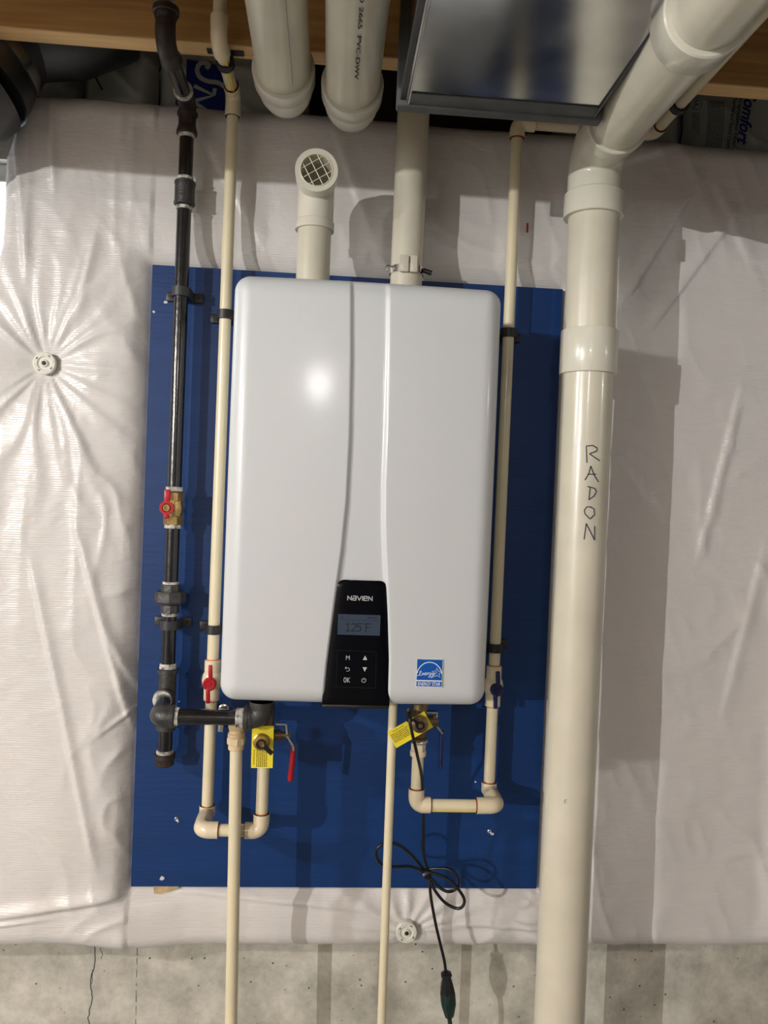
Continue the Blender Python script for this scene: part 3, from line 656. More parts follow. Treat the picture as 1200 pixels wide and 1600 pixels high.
obj('pipe', MB().tube([(VL.x, VY, ZP(647, 1236, VY)), (VL.x, VY, ZP(647, 1172, VY))], RC), M['cpvc'], t)
ad = MB(); coupling(ad, (VL.x, VY, ZP(648, 1181, VY)), (VL.x, VY, ZP(648, 1172, VY)), 0.0150); octo(ad, (VL.x, VY, ZP(648, 1165, VY)), (0, 0, 1), 0.0135, 0.018, 6, 0.2)
obj('adaptor', ad, M['cpvc_fit'], t)
strap(800, 521, RX, RY, RC, (1,), 'black clamp on the right cream pipe near the top of the heater', M['clamp'], 'black pipe clamps')
strap(776, 1012, RX, RY, RC, (1,), 'black clamp on the right cream pipe above the blue-handled valve', M['clamp'], 'black pipe clamps')
ring_clamp(EX, -0.160, RT, 'black clamp under the joist around the right cream pipe, beside the radon pipe')

# ---------------------------------------------------------------- lower front pipes
FY = -0.150
a1, a2 = P(369, 1165, FY), P(361, 1600, FY); fx = (a1.x+a2.x)/2
t = thing('drain_pipe', 'cream CPVC drop pipe with tan threaded adaptor, below the heater left side', 'pipe', (a2.x, FY, ZF))
dd = (a2-a1).normalized(); end = a1+dd*((ZF+0.002-a1.z)/dd.z)
obj('pipe', MB().tube([a1+Vector((0, 0, 0.01)), end], RC), M['cpvc'], t)
zz = lambda py: ZP(369, py, FY)
ad = MB(); ad.lathe((a1.x, FY, zz(1154)), (0, 0, 1), [(0, 0.014), (0.003, 0.0155), (0.010, 0.0155), (0.011, 0.0135), (0.018, 0.0135), (0.019, 0.015), (0.026, 0.015), (0.027, 0.012), (0.05, 0.012)], 28)
obj('threaded_adaptor', ad, M['cpvc_tan'], t)
ad = MB(); octo(ad, (a1.x, FY, zz(1157)), (0, 0, 1), 0.0165, 0.013, 8, 0.2); coupling(ad, (a1.x, FY, zz(1171)), (a1.x, FY, zz(1158)), 0.0140)
obj('hex_adaptor', ad, newmat('cpvc_darker', (0.70, 0.56, 0.34), 0.35), t)
CY = -0.165
a1, a2 = P(613.5, 1120, CY), P(596, 1600, CY); dd = (a2-a1).normalized(); end = a1+dd*((ZF+0.002-a1.z)/dd.z)
cpipe = obj('condensate_pipe', MB().tube([a1-dd*0.03, end], 0.0078), M['cpvc'])
tag(cpipe, 'thin cream condensate pipe dropping from the heater centre, past the power cord', 'pipe')

# ---------------------------------------------------------------- water heater
HY = -0.297; HX0, HX1, HZ0, HZ1 = 0.006-0.2205, 0.006+0.2205, 0.181-0.348, 0.181+0.3475
ht = thing('water_heater', 'white wall-hung tankless water heater with black control panel', 'water heater', ((HX0+HX1)/2, -0.15, HZ0))
LC = [(547, 415), (547, 560), (545, 680), (540, 780), (532, 860), (525, 910), (517, 970), (508, 1040), (501, 1120)]
RCx = [(611, 415), (609, 560), (606, 680), (603, 760), (603, 830), (606, 900), (609, 960), (611, 1030), (609, 1120)]
def curve(lst):
    pts = sorted([(ZP(x, y, HY), XP(x, y, HY)) for x, y in lst]); return np.array([p[0] for p in pts]), np.array([p[1] for p in pts])
lz, lx = curve(LC); rz_, rx_ = curve(RCx)
NZ = 150
RR = 0.034; CR = 0.026
ez = RR*(1-np.cos(np.linspace(0, PI/2, 13)))
zrow = np.concatenate([HZ0+ez, np.linspace(HZ0+RR, HZ1-RR, NZ)[1:-1], (HZ1-ez)[::-1]])
cols = []
for z in zrow:
    xl, xr = np.interp(z, lz, lx), np.interp(z, rz_, rx_); wl = 0.0075; wr = 0.0085
    seg = [HX0+ez, np.linspace(HX0+RR, xl-0.004, 26)[1:], np.linspace(xl-0.004, xl+wl, 12)[1:], np.linspace(xl+wl, xr-wr, 16)[1:], np.linspace(xr-wr, xr+0.004, 12)[1:], np.linspace(xr+0.004, HX1-RR, 26)[1:-1], (HX1-ez)[::-1]]
    cols.append(np.concatenate(seg))
XG = np.array(cols); ZG = np.repeat(zrow[:, None], XG.shape[1], 1)
def smooth(a): a = np.clip(a, 0, 1); return a*a*(3-2*a)
XLc = np.interp(ZG, lz, lx); XRc = np.interp(ZG, rz_, rx_)
dep = np.interp(ZG, [HZ0, 0.0, 0.2, HZ1], [0.007, 0.0065, 0.0055, 0.0045])
rec = dep*smooth((XG-XLc+0.001)/0.0085)*smooth((XRc+0.001-XG)/0.0095)
# rounded corners
def corner(X, Z):
    Xo, Zo = X.copy(), Z.copy()
    sx = np.where(X < HX0+CR, (HX0+CR-X)/CR, np.where(X > HX1-CR, (X-HX1+CR)/CR, 0)); sz = np.where(Z < HZ0+CR, (HZ0+CR-Z)/CR, np.where(Z > HZ1-CR, (Z-HZ1+CR)/CR, 0))
    nx = sx*np.sqrt(1-sz*sz/2); nz = sz*np.sqrt(1-sx*sx/2); inn = (sx > 0) & (sz > 0)
    Xo = np.where(inn, np.where(X < 0.006, HX0+CR-nx*CR, HX1-CR+nx*CR), X); Zo = np.where(inn, np.where(Z < 0.181, HZ0+CR-nz*CR, HZ1-CR+nz*CR), Z)
    return Xo, Zo
XC, ZC_ = corner(XG, ZG)
def sdist(X, Z, R):
    """inward distance from the rounded rectangle outline"""
    cx, cz = 0.006, (HZ0+HZ1)/2; qx = np.abs(X-cx)-((HX1-HX0)/2-R); qz = np.abs(Z-cz)-((HZ1-HZ0)/2-R)
    o = np.hypot(np.maximum(qx, 0), np.maximum(qz, 0))+np.minimum(np.maximum(qx, qz), 0); return R-o
dist = np.clip(sdist(XC, ZC_, CR), 0, RR)
# sides roll off over RR, top and bottom over a tighter radius
dxs = np.minimum(XC-HX0, HX1-XC); dzs = np.minimum(ZC_-HZ0, HZ1-ZC_)
def roll(d, R, D): q = np.clip(1-d/R, 0, 1); return D*(1-np.sqrt(np.clip(1-q*q, 0, 1)))
edgeY = roll(dist, 0.030, 0.028)
bow = 0.012*((XC-0.006)/0.22)**2+0.006*((ZC_-0.18)/0.35)**2
YG = HY+0.0+edgeY+bow*0.7+rec*np.clip(dist/0.012, 0, 1)
hb = MB(); nr, nc = XC.shape
hb.v = list(map(tuple, np.stack([XC, YG, ZC_], -1).reshape(-1, 3).tolist()))
ix = np.arange(nr*nc).reshape(nr, nc)
hb.f = [tuple(q) for q in np.stack([ix[:-1, :-1], ix[:-1, 1:], ix[1:, 1:], ix[1:, :-1]], -1).reshape(-1, 4).tolist()]
ring = list(ix[0, :])+list(ix[1:, -1])+list(ix[-1, :-1][::-1])+list(ix[1:-1, 0][::-1])
base = len(hb.v); cx_, cz_ = 0.006, 0.181
for k, yy in enumerate((-0.235, -0.012)):
    for i in ring:
        v = hb.v[int(i)]; s_ = 1.0
        hb.v.append((cx_+(v[0]-cx_)*s_, yy, cz_+(v[2]-cz_)*s_))
n = len(ring)
for i in range(n):
    j = (i+1) % n
    hb.f.append((int(ring[i]), int(ring[j]), base+j, base+i)); hb.f.append((base+i, base+j, base+n+j, base+n+i))
hb.f.append(tuple(base+n+i for i in range(n)))
obj('casing', hb, M['white'], ht, 50)
br = MB().box((0.006, -0.006, HZ1-0.03), (0.30, 0.012, 0.05), bev=0.002); br.box((0.006, -0.006, HZ0+0.03), (0.30, 0.012, 0.05), bev=0.002)
obj('wall_bracket', br, M['galv'], ht)
# control panel: follows the channel outline
pY = HY+0.0005
zT = ZP(565, 907, HY); zBt = HZ0-0.004
rows = np.concatenate([np.linspace(zBt, zT-0.014, 30), zT-0.014*(1-np.sin(np.linspace(0, PI/2, 9)))[1:]])
left, right = [], []
for z in rows:
    xl, xr = np.interp(z, lz, lx)+0.0003, np.interp(z, rz_, rx_)-0.0003
    if z > zT-0.014:
        q = (z-(zT-0.014))/0.014; ins_ = 0.014*(1-math.sqrt(max(0, 1-q*q))); xl += ins_; xr -= ins_
    left.append((xl, z)); right.append((xr, z))
pm = MB(); NP = 14
yoff = lambda z: pY-0.0005+0.010*max(0, 1-(z-zBt)/0.012)**2+0.7*0.006*((z-0.18)/0.35)**2
for (xl, z), (xr, _) in zip(left, right):
    for k in range(NP+1):
        u = k/NP; edge_ = 0.004*(abs(2*u-1))**6
        pm.v.append((xl+(xr-xl)*u, yoff(z)+edge_, z))
for i in range(len(rows)-1):
    for k in range(NP): a_ = i*(NP+1)+k; pm.f.append((a_, a_+1, a_+NP+2, a_+NP+1))
nb = len(pm.v); ringp = [k for k in range(NP+1)]+[i*(NP+1)+NP for i in range(1, len(rows))]+[(len(rows)-1)*(NP+1)+k for k in range(NP-1, -1, -1)]+[i*(NP+1) for i in range(len(rows)-2, 0, -1)]
for i in ringp: v = pm.v[i]; pm.v.append((v[0], pY+0.016, v[2]))
for i in range(len(ringp)): j = (i+1) % len(ringp); pm.f.append((ringp[i], ringp[j], nb+j, nb+i))
panel = obj('control_panel', pm, M['black'], ht, 50)
tr = MB().box(((left[0][0]+right[0][0])/2, pY+0.014, zBt+0.0035), (right[0][0]-left[0][0]-0.002, 0.016, 0.006), bev=0.002)
obj('panel_lip', tr, M['blacktrim'], panel)
fy = lambda z: yoff(z)-0.0006
# lettering and display, all flat on the panel
c = P(562.5, 935, HY-0.001)
obj_l = []
def strokes(name, polys, c, sc, wd, mat, parent, rot=0.0, y=None, label=None):
    mb = MB(); Rm = Matrix.Rotation(rot, 3, 'Y')
    for pl in polys:
        q = [Vector(c)+Rm @ Vector((x*sc, 0, z*sc)) for x, z in pl]
        cl = len(q) > 2 and (q[0]-q[-1]).length < 1e-6
        if cl: q = q[:-1]
        for a_, b_ in zip(q, q[1:]+([q[0]] if cl else [])):
            if a_ is not b_ and (a_-b_).length > 1e-7: mb.ribbon([a_, b_], wd)
        for a_ in q: mb.lathe(a_, (0, -1, 0), [(0, wd/2), (0.00005, wd/2)], 8)
    return obj(name, mb, mat, parent, None, label)
# brand word drawn as strokes: N a V I e N
def brandword(c, sc, wd):
    P_ = []; x = 0
    P_ += [[(x, 0), (x, 1), (x+0.9, 0), (x+0.9, 1)]]; x += 1.25
    P_ += [[(x+0.05, 1), (x+0.8, 1), (x+0.8, 0), (x, 0), (x, 0.5), (x+0.8, 0.5)]]; x += 1.1
    P_ += [[(x, 1), (x+0.5, 0), (x+1.0, 1)]]; x += 1.3
    P_ += [[(x, 0), (x, 1)]]; x += 0.32
    P_ += [[(x+0.8, 0), (x, 0), (x, 1), (x+0.8, 1), (x+0.8, 0.5), (x, 0.5)]]; x += 1.15
    P_ += [[(x, 0), (x, 1), (x+0.9, 0), (x+0.9, 1)]]; x += 0.9
    P_ = [[(a_-x/2, b_-0.5) for a_, b_ in pl] for pl in P_]
    return strokes('brand_lettering', P_, c, sc, wd, M['silver'], panel)
brandword((c.x, fy(c.z)-0.0002, c.z), 0.0066, 0.0013)
l0, l1 = P(528, 960, HY), P(594, 993, HY)
LW, LH = 0.0690, 0.0335; lc = P(561, 976.5, HY)
disp = obj('display', MB().box((lc.x, fy(lc.z)-0.0002, lc.z), (LW, 0.0010, LH), bev=0.0003, seg=1), M['lcd'], panel, None)
yb = fy(lc.z)-0.0010
for gx_, pl_ in ((-0.0175, [[(-0.5, 0.7), (0, 1), (0, -1)], [(-0.55, -1), (0.55, -1)]]), (-0.0085, [[(-0.6, 0.6), (-0.4, 0.95), (0.3, 1), (0.6, 0.6), (0.5, 0.15), (-0.6, -1), (0.65, -1)]]),
                 (0.0005, [[(0.55, 1), (-0.45, 1), (-0.5, 0.1), (0.2, 0.2), (0.6, -0.3), (0.3, -0.9), (-0.3, -1), (-0.6, -0.75)]]), (0.0145, [[(0.6, 1), (-0.5, 1), (-0.5, -1)], [(-0.5, 0.05), (0.4, 0.05)]])):
    strokes('display_digit', pl_, (lc.x+gx_, yb, lc.z-0.004), 0.0062, 0.0013, M['lcdink'], disp)
strokes('degree_sign', [[(math.cos(a_)*1, math.sin(a_)*1) for a_ in np.linspace(0, 2*PI, 13)]], (lc.x+0.0078, yb, lc.z+0.0015), 0.0011, 0.0006, M['lcdink'], disp)
obj('display_line', MB().box((lc.x, yb, lc.z+LH/2-0.0085), (LW-0.006, 0.0001, 0.0004)), M['lcdink'], disp, None)
sm2 = MB()
for k in range(7): sm2.box((lc.x+0.0135+k*0.0024, yb, lc.z+LH/2-0.0045), (0.0015, 0.0002, 0.0012+0.0010*(k % 2)))
dt = obj('display_small_print', sm2, M['lcdink'], disp, None); dt['kind'] = 'stuff'
strokes('display_icon', [[(-1, -1), (-0.3, 0.2), (0.2, -0.6), (0.8, 1)], [(0.9, -1), (0.9, 0.2)]], (lc.x-0.029, yb, lc.z+LH/2-0.0045), 0.0018, 0.0005, M['lcdink'], disp)
# key pad
kc = P(557, 1046, HY); 
ko = MB(); 
kp = [P(527, 1016, HY), P(588, 1019, HY), P(587, 1076, HY), P(525, 1074, HY)]
kp = [Vector((p.x, fy(p.z)-0.0001, p.z)) for p in kp]
obj('keypad_outline', ko.ribbon(kp, 0.0005, closed=True), newmat('keypad_line', (0.02, 0.022, 0.028), 0.3), panel, None)
def glyph(px, py, kind):
    p = P(px, py, HY); q = Vector((p.x, fy(p.z)-0.0003, p.z)); s = 0.0040; W_ = 0.0009
    if kind == 'M': strokes('key_menu', [[(-0.8, -1), (-0.8, 1), (0, 0), (0.8, 1), (0.8, -1)]], q, s*0.8, W_, M['silver'], panel)
    if kind == 'OK':
        strokes('key_ok', [[(-1.3, -0.55), (-1.3, 0.55), (-1.05, 1), (-0.6, 1), (-0.35, 0.55), (-0.35, -0.55), (-0.6, -1), (-1.05, -1), (-1.3, -0.55)], [(0.25, -1), (0.25, 1)], [(1.2, 1), (0.3, 0), (1.3, -1)]], q, s*0.9, W_, M['silver'], panel)
    if kind == 'up': obj('key_up', MB().prism([(q.x-s*0.9, q.z-s*0.9), (q.x+s*0.9, q.z-s*0.9), (q.x, q.z+s*0.9)], q.y, q.y+0.0002), M['silver'], panel, None)
    if kind == 'dn': obj('key_down', MB().prism([(q.x-s*0.9, q.z+s*0.9), (q.x, q.z-s*0.9), (q.x+s*0.9, q.z+s*0.9)], q.y, q.y+0.0002), M['silver'], panel, None)
    if kind == 'back': strokes('key_back', [[(-1.2, 0.6), (0.5, 0.6), (1, 0.2), (1, -0.6), (0.5, -1), (-0.4, -1)], [(-0.7, 1.1), (-1.2, 0.6), (-0.7, 0.1)]], q, s*0.8, W_*0.85, M['silver'], panel)
    if kind == 'pw': strokes('key_power', [[(math.sin(a_), math.cos(a_)) for a_ in np.linspace(0.6, 2*PI-0.6, 14)], [(0, 0.1), (0, 1.15)]], q, s*0.85, W_*0.85, M['silver'], panel)
glyph(543.5, 1028, 'M'); glyph(570.5, 1028, 'up'); glyph(543, 1046, 'back'); glyph(570, 1046.5, 'dn'); glyph(542, 1063, 'OK'); glyph(568.5, 1063.5, 'pw')
# efficiency sticker
sy = lambda x, z: HY+0.7*(0.012*((x-0.006)/0.22)**2+0.006*((z-0.18)/0.35)**2)-0.0002
sc_ = P(671.5, 1052.5, HY); SW, SH = 0.0415, 0.0445
Y0 = sy(sc_.x, sc_.z)-0.0006
st = obj('efficiency_sticker', MB().box((sc_.x, Y0+0.0003, sc_.z), (SW+0.0016, 0.0009, SH+0.0016)), M['swhite'], ht, None)
obj('sticker_field', MB().box((sc_.x, Y0-0.0003, sc_.z+0.0052), (SW, 0.0003, SH-0.0104)), M['estar'], st, None)
obj('sticker_band', MB().box((sc_.x, Y0-0.0003, sc_.z-SH/2+0.0042), (SW, 0.0003, 0.0084)), M['estar'], st, None)
text('sticker_lettering', 'ENERGY STAR', (sc_.x, Y0-0.0006, sc_.z-SH/2+0.0040), 0.0082, M['swhite'], st, sx=0.72, extr=0.00005, offset=0.00008)
def sp(u, v): return (sc_.x+(u-0.5)*SW, Y0-0.0006, sc_.z+SH/2-v*SH)
arc_ = [sp(0.5-0.62*math.sin(a_)*0.82, 0.64-0.54*math.cos(a_)) for a_ in np.linspace(-1.36, 1.36, 22)]
arc_ = [p for p in arc_ if abs(p[0]-sc_.x) <= SW/2]
obj('sticker_arc', MB().ribbon(arc_, 0.0013), M['swhite'], st, None)
scx, scz = sp(0.795, 0.49)[0], sp(0.795, 0.49)[2]; star = []
for k in range(10):
    r_ = 0.0088 if k % 2 == 0 else 0.0036; a_ = PI/2+k*PI/5; star.append((scx+r_*math.cos(a_), Y0-0.0007, scz+r_*math.sin(a_)))
obj('sticker_star', MB().ribbon(star, 0.0008, closed=True), M['swhite'], st, None)
scr = [(0.0, .60), (.08, .59), (.15, .50), (.17, .43), (.13, .44), (.11, .53), (.14, .60), (.21, .56), (.24, .50), (.235, .585), (.27, .51), (.295, .51), (.30, .58), (.33, .56),
       (.37, .51), (.36, .48), (.335, .53), (.36, .58), (.40, .55), (.43, .48), (.43, .57), (.45, .50), (.49, .49), (.55, .49), (.51, .50), (.505, .55), (.54, .54), (.56, .49), (.53, .63), (.48, .66), (.50, .60), (.58, .54),
       (.61, .48), (.61, .54), (.65, .53), (.68, .47), (.64, .62), (.58, .68), (.60, .61), (.70, .53), (.80, .46)]
obj('sticker_script', MB().ribbon(bez([sp(u, v) for u, v in scr], 4), 0.0007), M['swhite'], st, None)

# ---------------------------------------------------------------- valves under the heater
def tag_thing(center, w_, h_, rot, label, Y, punch, extra_tilt=0):
    t = thing('warning_tag', label, 'tag', center, None)
    Rm = Matrix.Rotation(rot, 3, 'Y'); c = Vector(center)
    obj('tag_card', MB().box(c, (w_, 0.0006, h_), Rm), M['yellow'], t, None)
    mb = MB(); 
    for i in range(6):
        L = h_*0.42; x = -w_*0.24+i*w_*0.088; z = -h_*0.26; k = -L/2
        while k < L/2:
            s = random.uniform(0.0012, 0.0045); p = c+Rm @ Vector((x, -0.0006, z+k+s/2)); mb.box(p, (w_*0.040, 0.0002, s), Rm); k += s+0.0008
    obj('tag_print', mb, M['inkbrown'], t, None)
    tm = Matrix.Translation(c+Rm @ Vector((-w_*0.37, -0.0006, -h_*0.24))) @ (Rm @ Matrix.Rotation(PI/2, 3, 'X') @ Matrix.Rotation(PI/2, 3, 'Z')).to_4x4()
    text('tag_heading', 'WARNING', None, w_*0.12, M['inkbrown'], t, M=tm, sx=1.25, extr=0.00005)
    return t
def lever(mb_ch, pts, wd, th):
    """flat bent lever: list of (x, y, z), width along Y"""
    for a_, b_ in zip(pts, pts[1:]):
        a_ = Vector(a_); b_ = Vector(b_); d = b_-a_; ang = math.atan2(d.x, d.z)
        mb_ch.box((a_+b_)/2, (th, wd, d.length+th*0.6), Matrix.Rotation(ang, 3, 'Y'), bev=th*0.25, seg=1)
    return mb_ch
# cold inlet side valve (left), above the U run's right leg
vY = UY; vx = uR.x
t = thing('isolation_valve', 'brass isolation valve with red lever handle under the heater, yellow tag on it', 'valve', (vx, vY, ZP(412, 1190, vY)))
zv = lambda py: ZP(410, py, vY)
vb = MB(); vb.lathe((vx, vY, zv(1182)), (0, 0, 1), [(0, 0.012), (0.001, 0.0165), (0.014, 0.0165), (0.016, 0.013), (0.022, 0.017), (0.040, 0.017), (0.048, 0.013), (0.052, 0.0165), (0.10, 0.0165)], 28)
vb.tube([(vx, vY, zv(1150)), (vx+0.030, vY, zv(1148))], 0.0105, 20); vb.tube([(vx+0.026, vY, zv(1148)), (vx+0.040, vY, zv(1148))], 0.0065, 16)
vbo = obj('valve_body', vb, M['bronze'], t)
obj('drain_port', MB().lathe((vx-0.003, vY-0.012, zv(1151)), (0, -1, 0), [(0, 0.011), (0.012, 0.011), (0.013, 0.0155), (0.020, 0.0155), (0.021, 0.0135), (0.030, 0.0125), (0.031, 0.006), (0.028, 0.0055)], 28), M['brass'], vbo, label='round brass drain port')
lv = MB(); hx = vx+0.040; lever(lv, [(hx-0.020, vY, zv(1130)), (hx-0.002, vY, zv(1130)), (hx+0.0005, vY, zv(1148)), (hx+0.0125, vY-0.002, zv(1163)), (hx+0.0135, vY-0.002, zv(1170))], 0.013, 0.0042)
obj('lever', lv, M['chrome'], t, None)
obj('lever_nut', octo(MB(), (hx+0.003, vY, zv(1148)), (1, 0, 0), 0.0075, 0.008, 6), M['bronze'], t)
gr = MB().tube([(hx+0.0130, vY-0.002, zv(1163)), (hx+0.0125, vY-0.002, zv(1180)), (hx+0.010, vY-0.002, zv(1215)), (hx+0.0095, vY-0.002, zv(1219))], [0.0045, 0.0052, 0.0052, 0.0035], 14)
obj('lever_grip', gr, M['red'], t, label='red sleeve of the lever')
tc_ = P(410, 1167, vY-0.030)
tg = tag_thing(tc_, 0.0385, 0.076, math.radians(-0.5), 'yellow warning tag hanging straight on the red-levered valve', 0, None)
sh = MB(); pc = Vector((vx-0.003, vY-0.042, zv(1151)))
sh.lathe(pc, (0, -1, 0), [(0, 0.0088), (0.004, 0.0088), (0.004, 0.0060), (0, 0.0060)], 20, closed=True)
sh.box(pc+Vector((0.0135, -0.005, -0.0095)), (0.020, 0.0018, 0.0085), Matrix.Rotation(math.radians(42), 3, 'Y'), bev=0.0006, seg=1)
tag(obj('port_strap', sh, M['rubber']), 'black rubber cap strap on the drain port of the red-levered valve', 'strap')
# hot outlet valve (right)
wx = VL.x; wY = VY
t = thing('isolation_valve', 'brass isolation valve with bare steel lever under the heater right half', 'valve', (wx, wY, ZP(650, 1165, wY)))
zw = lambda py: ZP(650, py, wY)
vb = MB(); vb.lathe((wx, wY, zw(1158)), (0, 0, 1), [(0, 0.012), (0.001, 0.0150), (0.006, 0.0150), (0.008, 0.0125), (0.012, 0.0155), (0.030, 0.0165), (0.040, 0.013), (0.08, 0.0155)], 28)
vb.tube([(wx, wY, zw(1128)), (wx+0.034, wY, zw(1126))], 0.0105, 20)
vbo = obj('valve_body', vb, M['bronze'], t)
obj('steel_nut', octo(MB(), (wx+0.001, wY, zw(1158)), (0, 0, 1), 0.0165, 0.007, 6), M['chrome'], vbo)
dp = P(656, 1132, wY-0.070)
obj('drain_port', MB().lathe((dp.x, wY-0.010, dp.z), (0, -1, 0), [(0, 0.010), (0.054, 0.010), (0.055, 0.0148), (0.062, 0.0148), (0.063, 0.013), (0.066, 0.009), (0.066, 0.0045), (0.069, 0.004)], 28), M['bronze'], vbo)
lv = MB(); hx = XP(681, 1125, wY); lever(lv, [(hx-0.02, wY, zw(1112)), (hx, wY, zw(1112)), (hx+0.001, wY, zw(1132)), (hx+0.0125, wY, zw(1144))], 0.013, 0.0038)
obj('lever', lv, M['chrome'], t, None)
obj('lever_nut', octo(MB(), (hx-0.003, wY, zw(1122)), (1, 0, 0), 0.0085, 0.006, 6), M['brass'], t)
obj('lever_grip', MB().tube([(hx+0.0125, wY+0.002, zw(1142)), (hx+0.013, wY+0.002, zw(1200))], [0.0042, 0.0046], 12), M['bluep'], t, label='dark blue sleeve of the lever')
tc_ = P(641, 1140, wY-0.060)
tag_thing(tc_, 0.0330, 0.075, math.radians(59), 'yellow warning tag tilted sideways behind the black power cord', 0, None)
obj_s = MB(); pc = Vector((dp.x, wY-0.076, dp.z))
obj_s.lathe(pc, (0, -1, 0), [(0, 0.0075), (0.003, 0.0075), (0.003, 0.0052), (0, 0.0052)], 20, closed=True)
obj_s.tube([pc+Vector((-0.006, -0.0015, 0.003)), pc+Vector((-0.012, -0.001, 0.010)), pc+Vector((-0.018, 0.0, 0.010))], 0.0022, 8)
tag(obj('port_strap', obj_s, M['rubber']), 'black rubber strap around the drain port behind the power cord', 'strap')
# chrome lever of the relief / filter behind the gas pipe
t = thing('drain_lever', 'bright chrome lever peeking out behind the horizontal gas pipe', 'lever', P(345, 1130, -0.12))
p0, p1 = P(350, 1108, -0.12), P(343, 1142, -0.12)
obj('lever_plate', MB().lathe(p0, (0, -1, 0), [(0, 0.010), (0.002, 0.010), (0.003, 0.008)], 20), M['chrome'], t)
obj('lever_arm', MB().box((p0+p1)/2, (0.009, 0.002, (p0-p1).length+0.004), Matrix.Rotation(math.radians(6), 3, 'Y'), bev=0.0009), M['chrome'], t)

# ---------------------------------------------------------------- power cord
def PY(l): return [P(*q) for q in l]
pc_ = thing('power_cord', 'black power cord of the heater, bunched in loops below it', 'cord', P(640, 1112, -0.2))
top_ = PY([(639, 1108, -.200), (640, 1125, -.215), (645, 1150, -.215), (652, 1180, -.200), (659, 1215, -.150), (661.5, 1260, -.110), (661.5, 1300, -.095), (662, 1335, -.09), (667, 1354, -.085), (671, 1372, -.09),
            (673, 1400, -.09), (680, 1440, -.09), (688, 1475, -.09), (694, 1500, -.09), (697, 1522, -.09)])
obj('cord', MB().tube(bez(top_), 0.0029, 12), M['rubber'], pc_, 60)
lp = PY([(668, 1366, -.085), (655, 1350, -.09), (640, 1333, -.105), (622, 1320, -.115), (603, 1318, -.12), (590, 1325, -.12), (588, 1338, -.118), (597, 1351, -.112), (615, 1354.5, -.105), (640, 1354, -.10), (662, 1362, -.09), (668, 1368, -.09)])
obj('cord_loop', MB().tube(bez(lp), 0.0029, 12), M['rubber'], pc_, 60)
lp = PY([(664, 1360, -.083), (680, 1357, -.09), (700, 1358, -.1), (713, 1367, -.105), (717, 1380, -.105), (711, 1390, -.1), (699, 1393, -.1), (686, 1386, -.095), (674, 1373, -.09), (668, 1364, -.085)])
obj('cord_loop', MB().tube(bez(lp), 0.0029, 12), M['rubber'], pc_, 60)
lp = PY([(666, 1362, -.095), (685, 1367, -.1), (703, 1376, -.105), (718, 1392, -.11), (725.5, 1406, -.11), (722, 1417, -.11), (712, 1419, -.105), (695, 1410, -.10), (680, 1392, -.095), (670, 1372, -.09)])
obj('cord_loop', MB().tube(bez(lp), 0.0029, 12), M['rubber'], pc_, 60)
kt = P(667, 1365, -.091)
obj('twist_tie', MB().lathe(kt-Vector((0.006, 0, 0.004)), (0.8, 0, 0.55), [(0, 0.009), (0.002, 0.0095), (0.010, 0.0095), (0.012, 0.009)], 14), M['rubber'], pc_)
obj('strain_relief', MB().tube(PY([(639, 1106, -.2), (640, 1128, -.205)]), [0.0062, 0.0048], 12), M['blacktrim'], pc_)
pb = P(697, 1518, -.09); pe = P(700, 1560, -.09); d = (pe-pb).normalized()
pl_ = MB(); pl_.lathe(pb, d, [(0, 0.0055), (0.003, 0.0105), (0.008, 0.0112), (0.010, 0.0088), (0.014, 0.0092), (0.022, 0.0115), (0.034, 0.0140), (0.046, 0.0142)], 8, 0.39)
obj('plug', pl_, M['blacktrim'], pc_, 25)
ex = thing('extension_cord', 'dark green extension cord end joined to the black plug', 'cord', P(700, 1560, -.09))
q0 = pb+d*0.0395
ex_ = MB(); ex_.lathe(q0, d, [(0, 0.0140), (0.001, 0.0150), (0.022, 0.0150), (0.030, 0.0132), (0.044, 0.0098), (0.048, 0.0085), (0.052, 0.0045)], 8, 0.39)
obj('connector', ex_, M['green'], ex, 25)
q1 = q0+d*0.05
obj('connector_latch', MB().box(q0+d*0.013+Vector((-0.002, -0.0143, 0)), (0.010, 0.003, 0.024), bev=0.001), M['green'], ex)
obj('cord', MB().tube(bez([q1, q1+d*0.05, q1+Vector((0.005, 0.0, -0.2)), Vector((q1.x+0.01, -0.14, ZF+0.012)), Vector((q1.x+0.06, -0.4, ZF+0.006))]), 0.0042, 12), M['green'], ex, 60)

# ---------------------------------------------------------------- vents on top of the heater
IY = -0.135; ix0 = XP(490, 400, IY); R2 = 0.03015
t = thing('air_intake', 'short white PVC intake elbow with round grille, on top of the heater', 'vent pipe', (ix0, IY, HZ1))
zi = lambda py: ZP(490, py, IY)
obj('pipe', MB().tube([(ix0, IY, HZ1-0.005), (ix0, IY, zi(345))], R2, 32), M['pvc'], t)
ci = P(494, 268, IY-0.055); zc = ci.z
el = MB(); el.lathe((ix0, IY, zi(361)), (0, 0, 1), [(0, 0.031), (0, 0.0348), (0.014, 0.0348), (0.018, 0.0325)], 36)
el.tube([(ix0, IY, zi(361)+0.004), (ix0, IY, zc), (ix0+0.001, IY-0.040, zc)], 0.0328, 36, fil=0.030, n=10, cap=False)
obj('elbow', el, M['pvc_fit'], t)
yfm = IY-0.062
obj('elbow_mouth', MB().lathe((ix0+0.001, IY-0.026, zc), (0, -1, 0), [(0, 0.0325), (0.003, 0.0368), (0.036, 0.0370), (0.036, 0.0282), (0.006, 0.0265), (0.0, 0.0262)], 40, closed=True), M['pvc_fit'], t)
obj('mouth_lip', MB().lathe((ix0+0.001, yfm, zc), (0, -1, 0), [(-0.006, 0.0262), (0.0005, 0.0266), (0.0012, 0.0275), (0.0008, 0.0284), (-0.006, 0.0285)], 40, closed=True), M['cpvc'], t)
ga = math.radians(33)
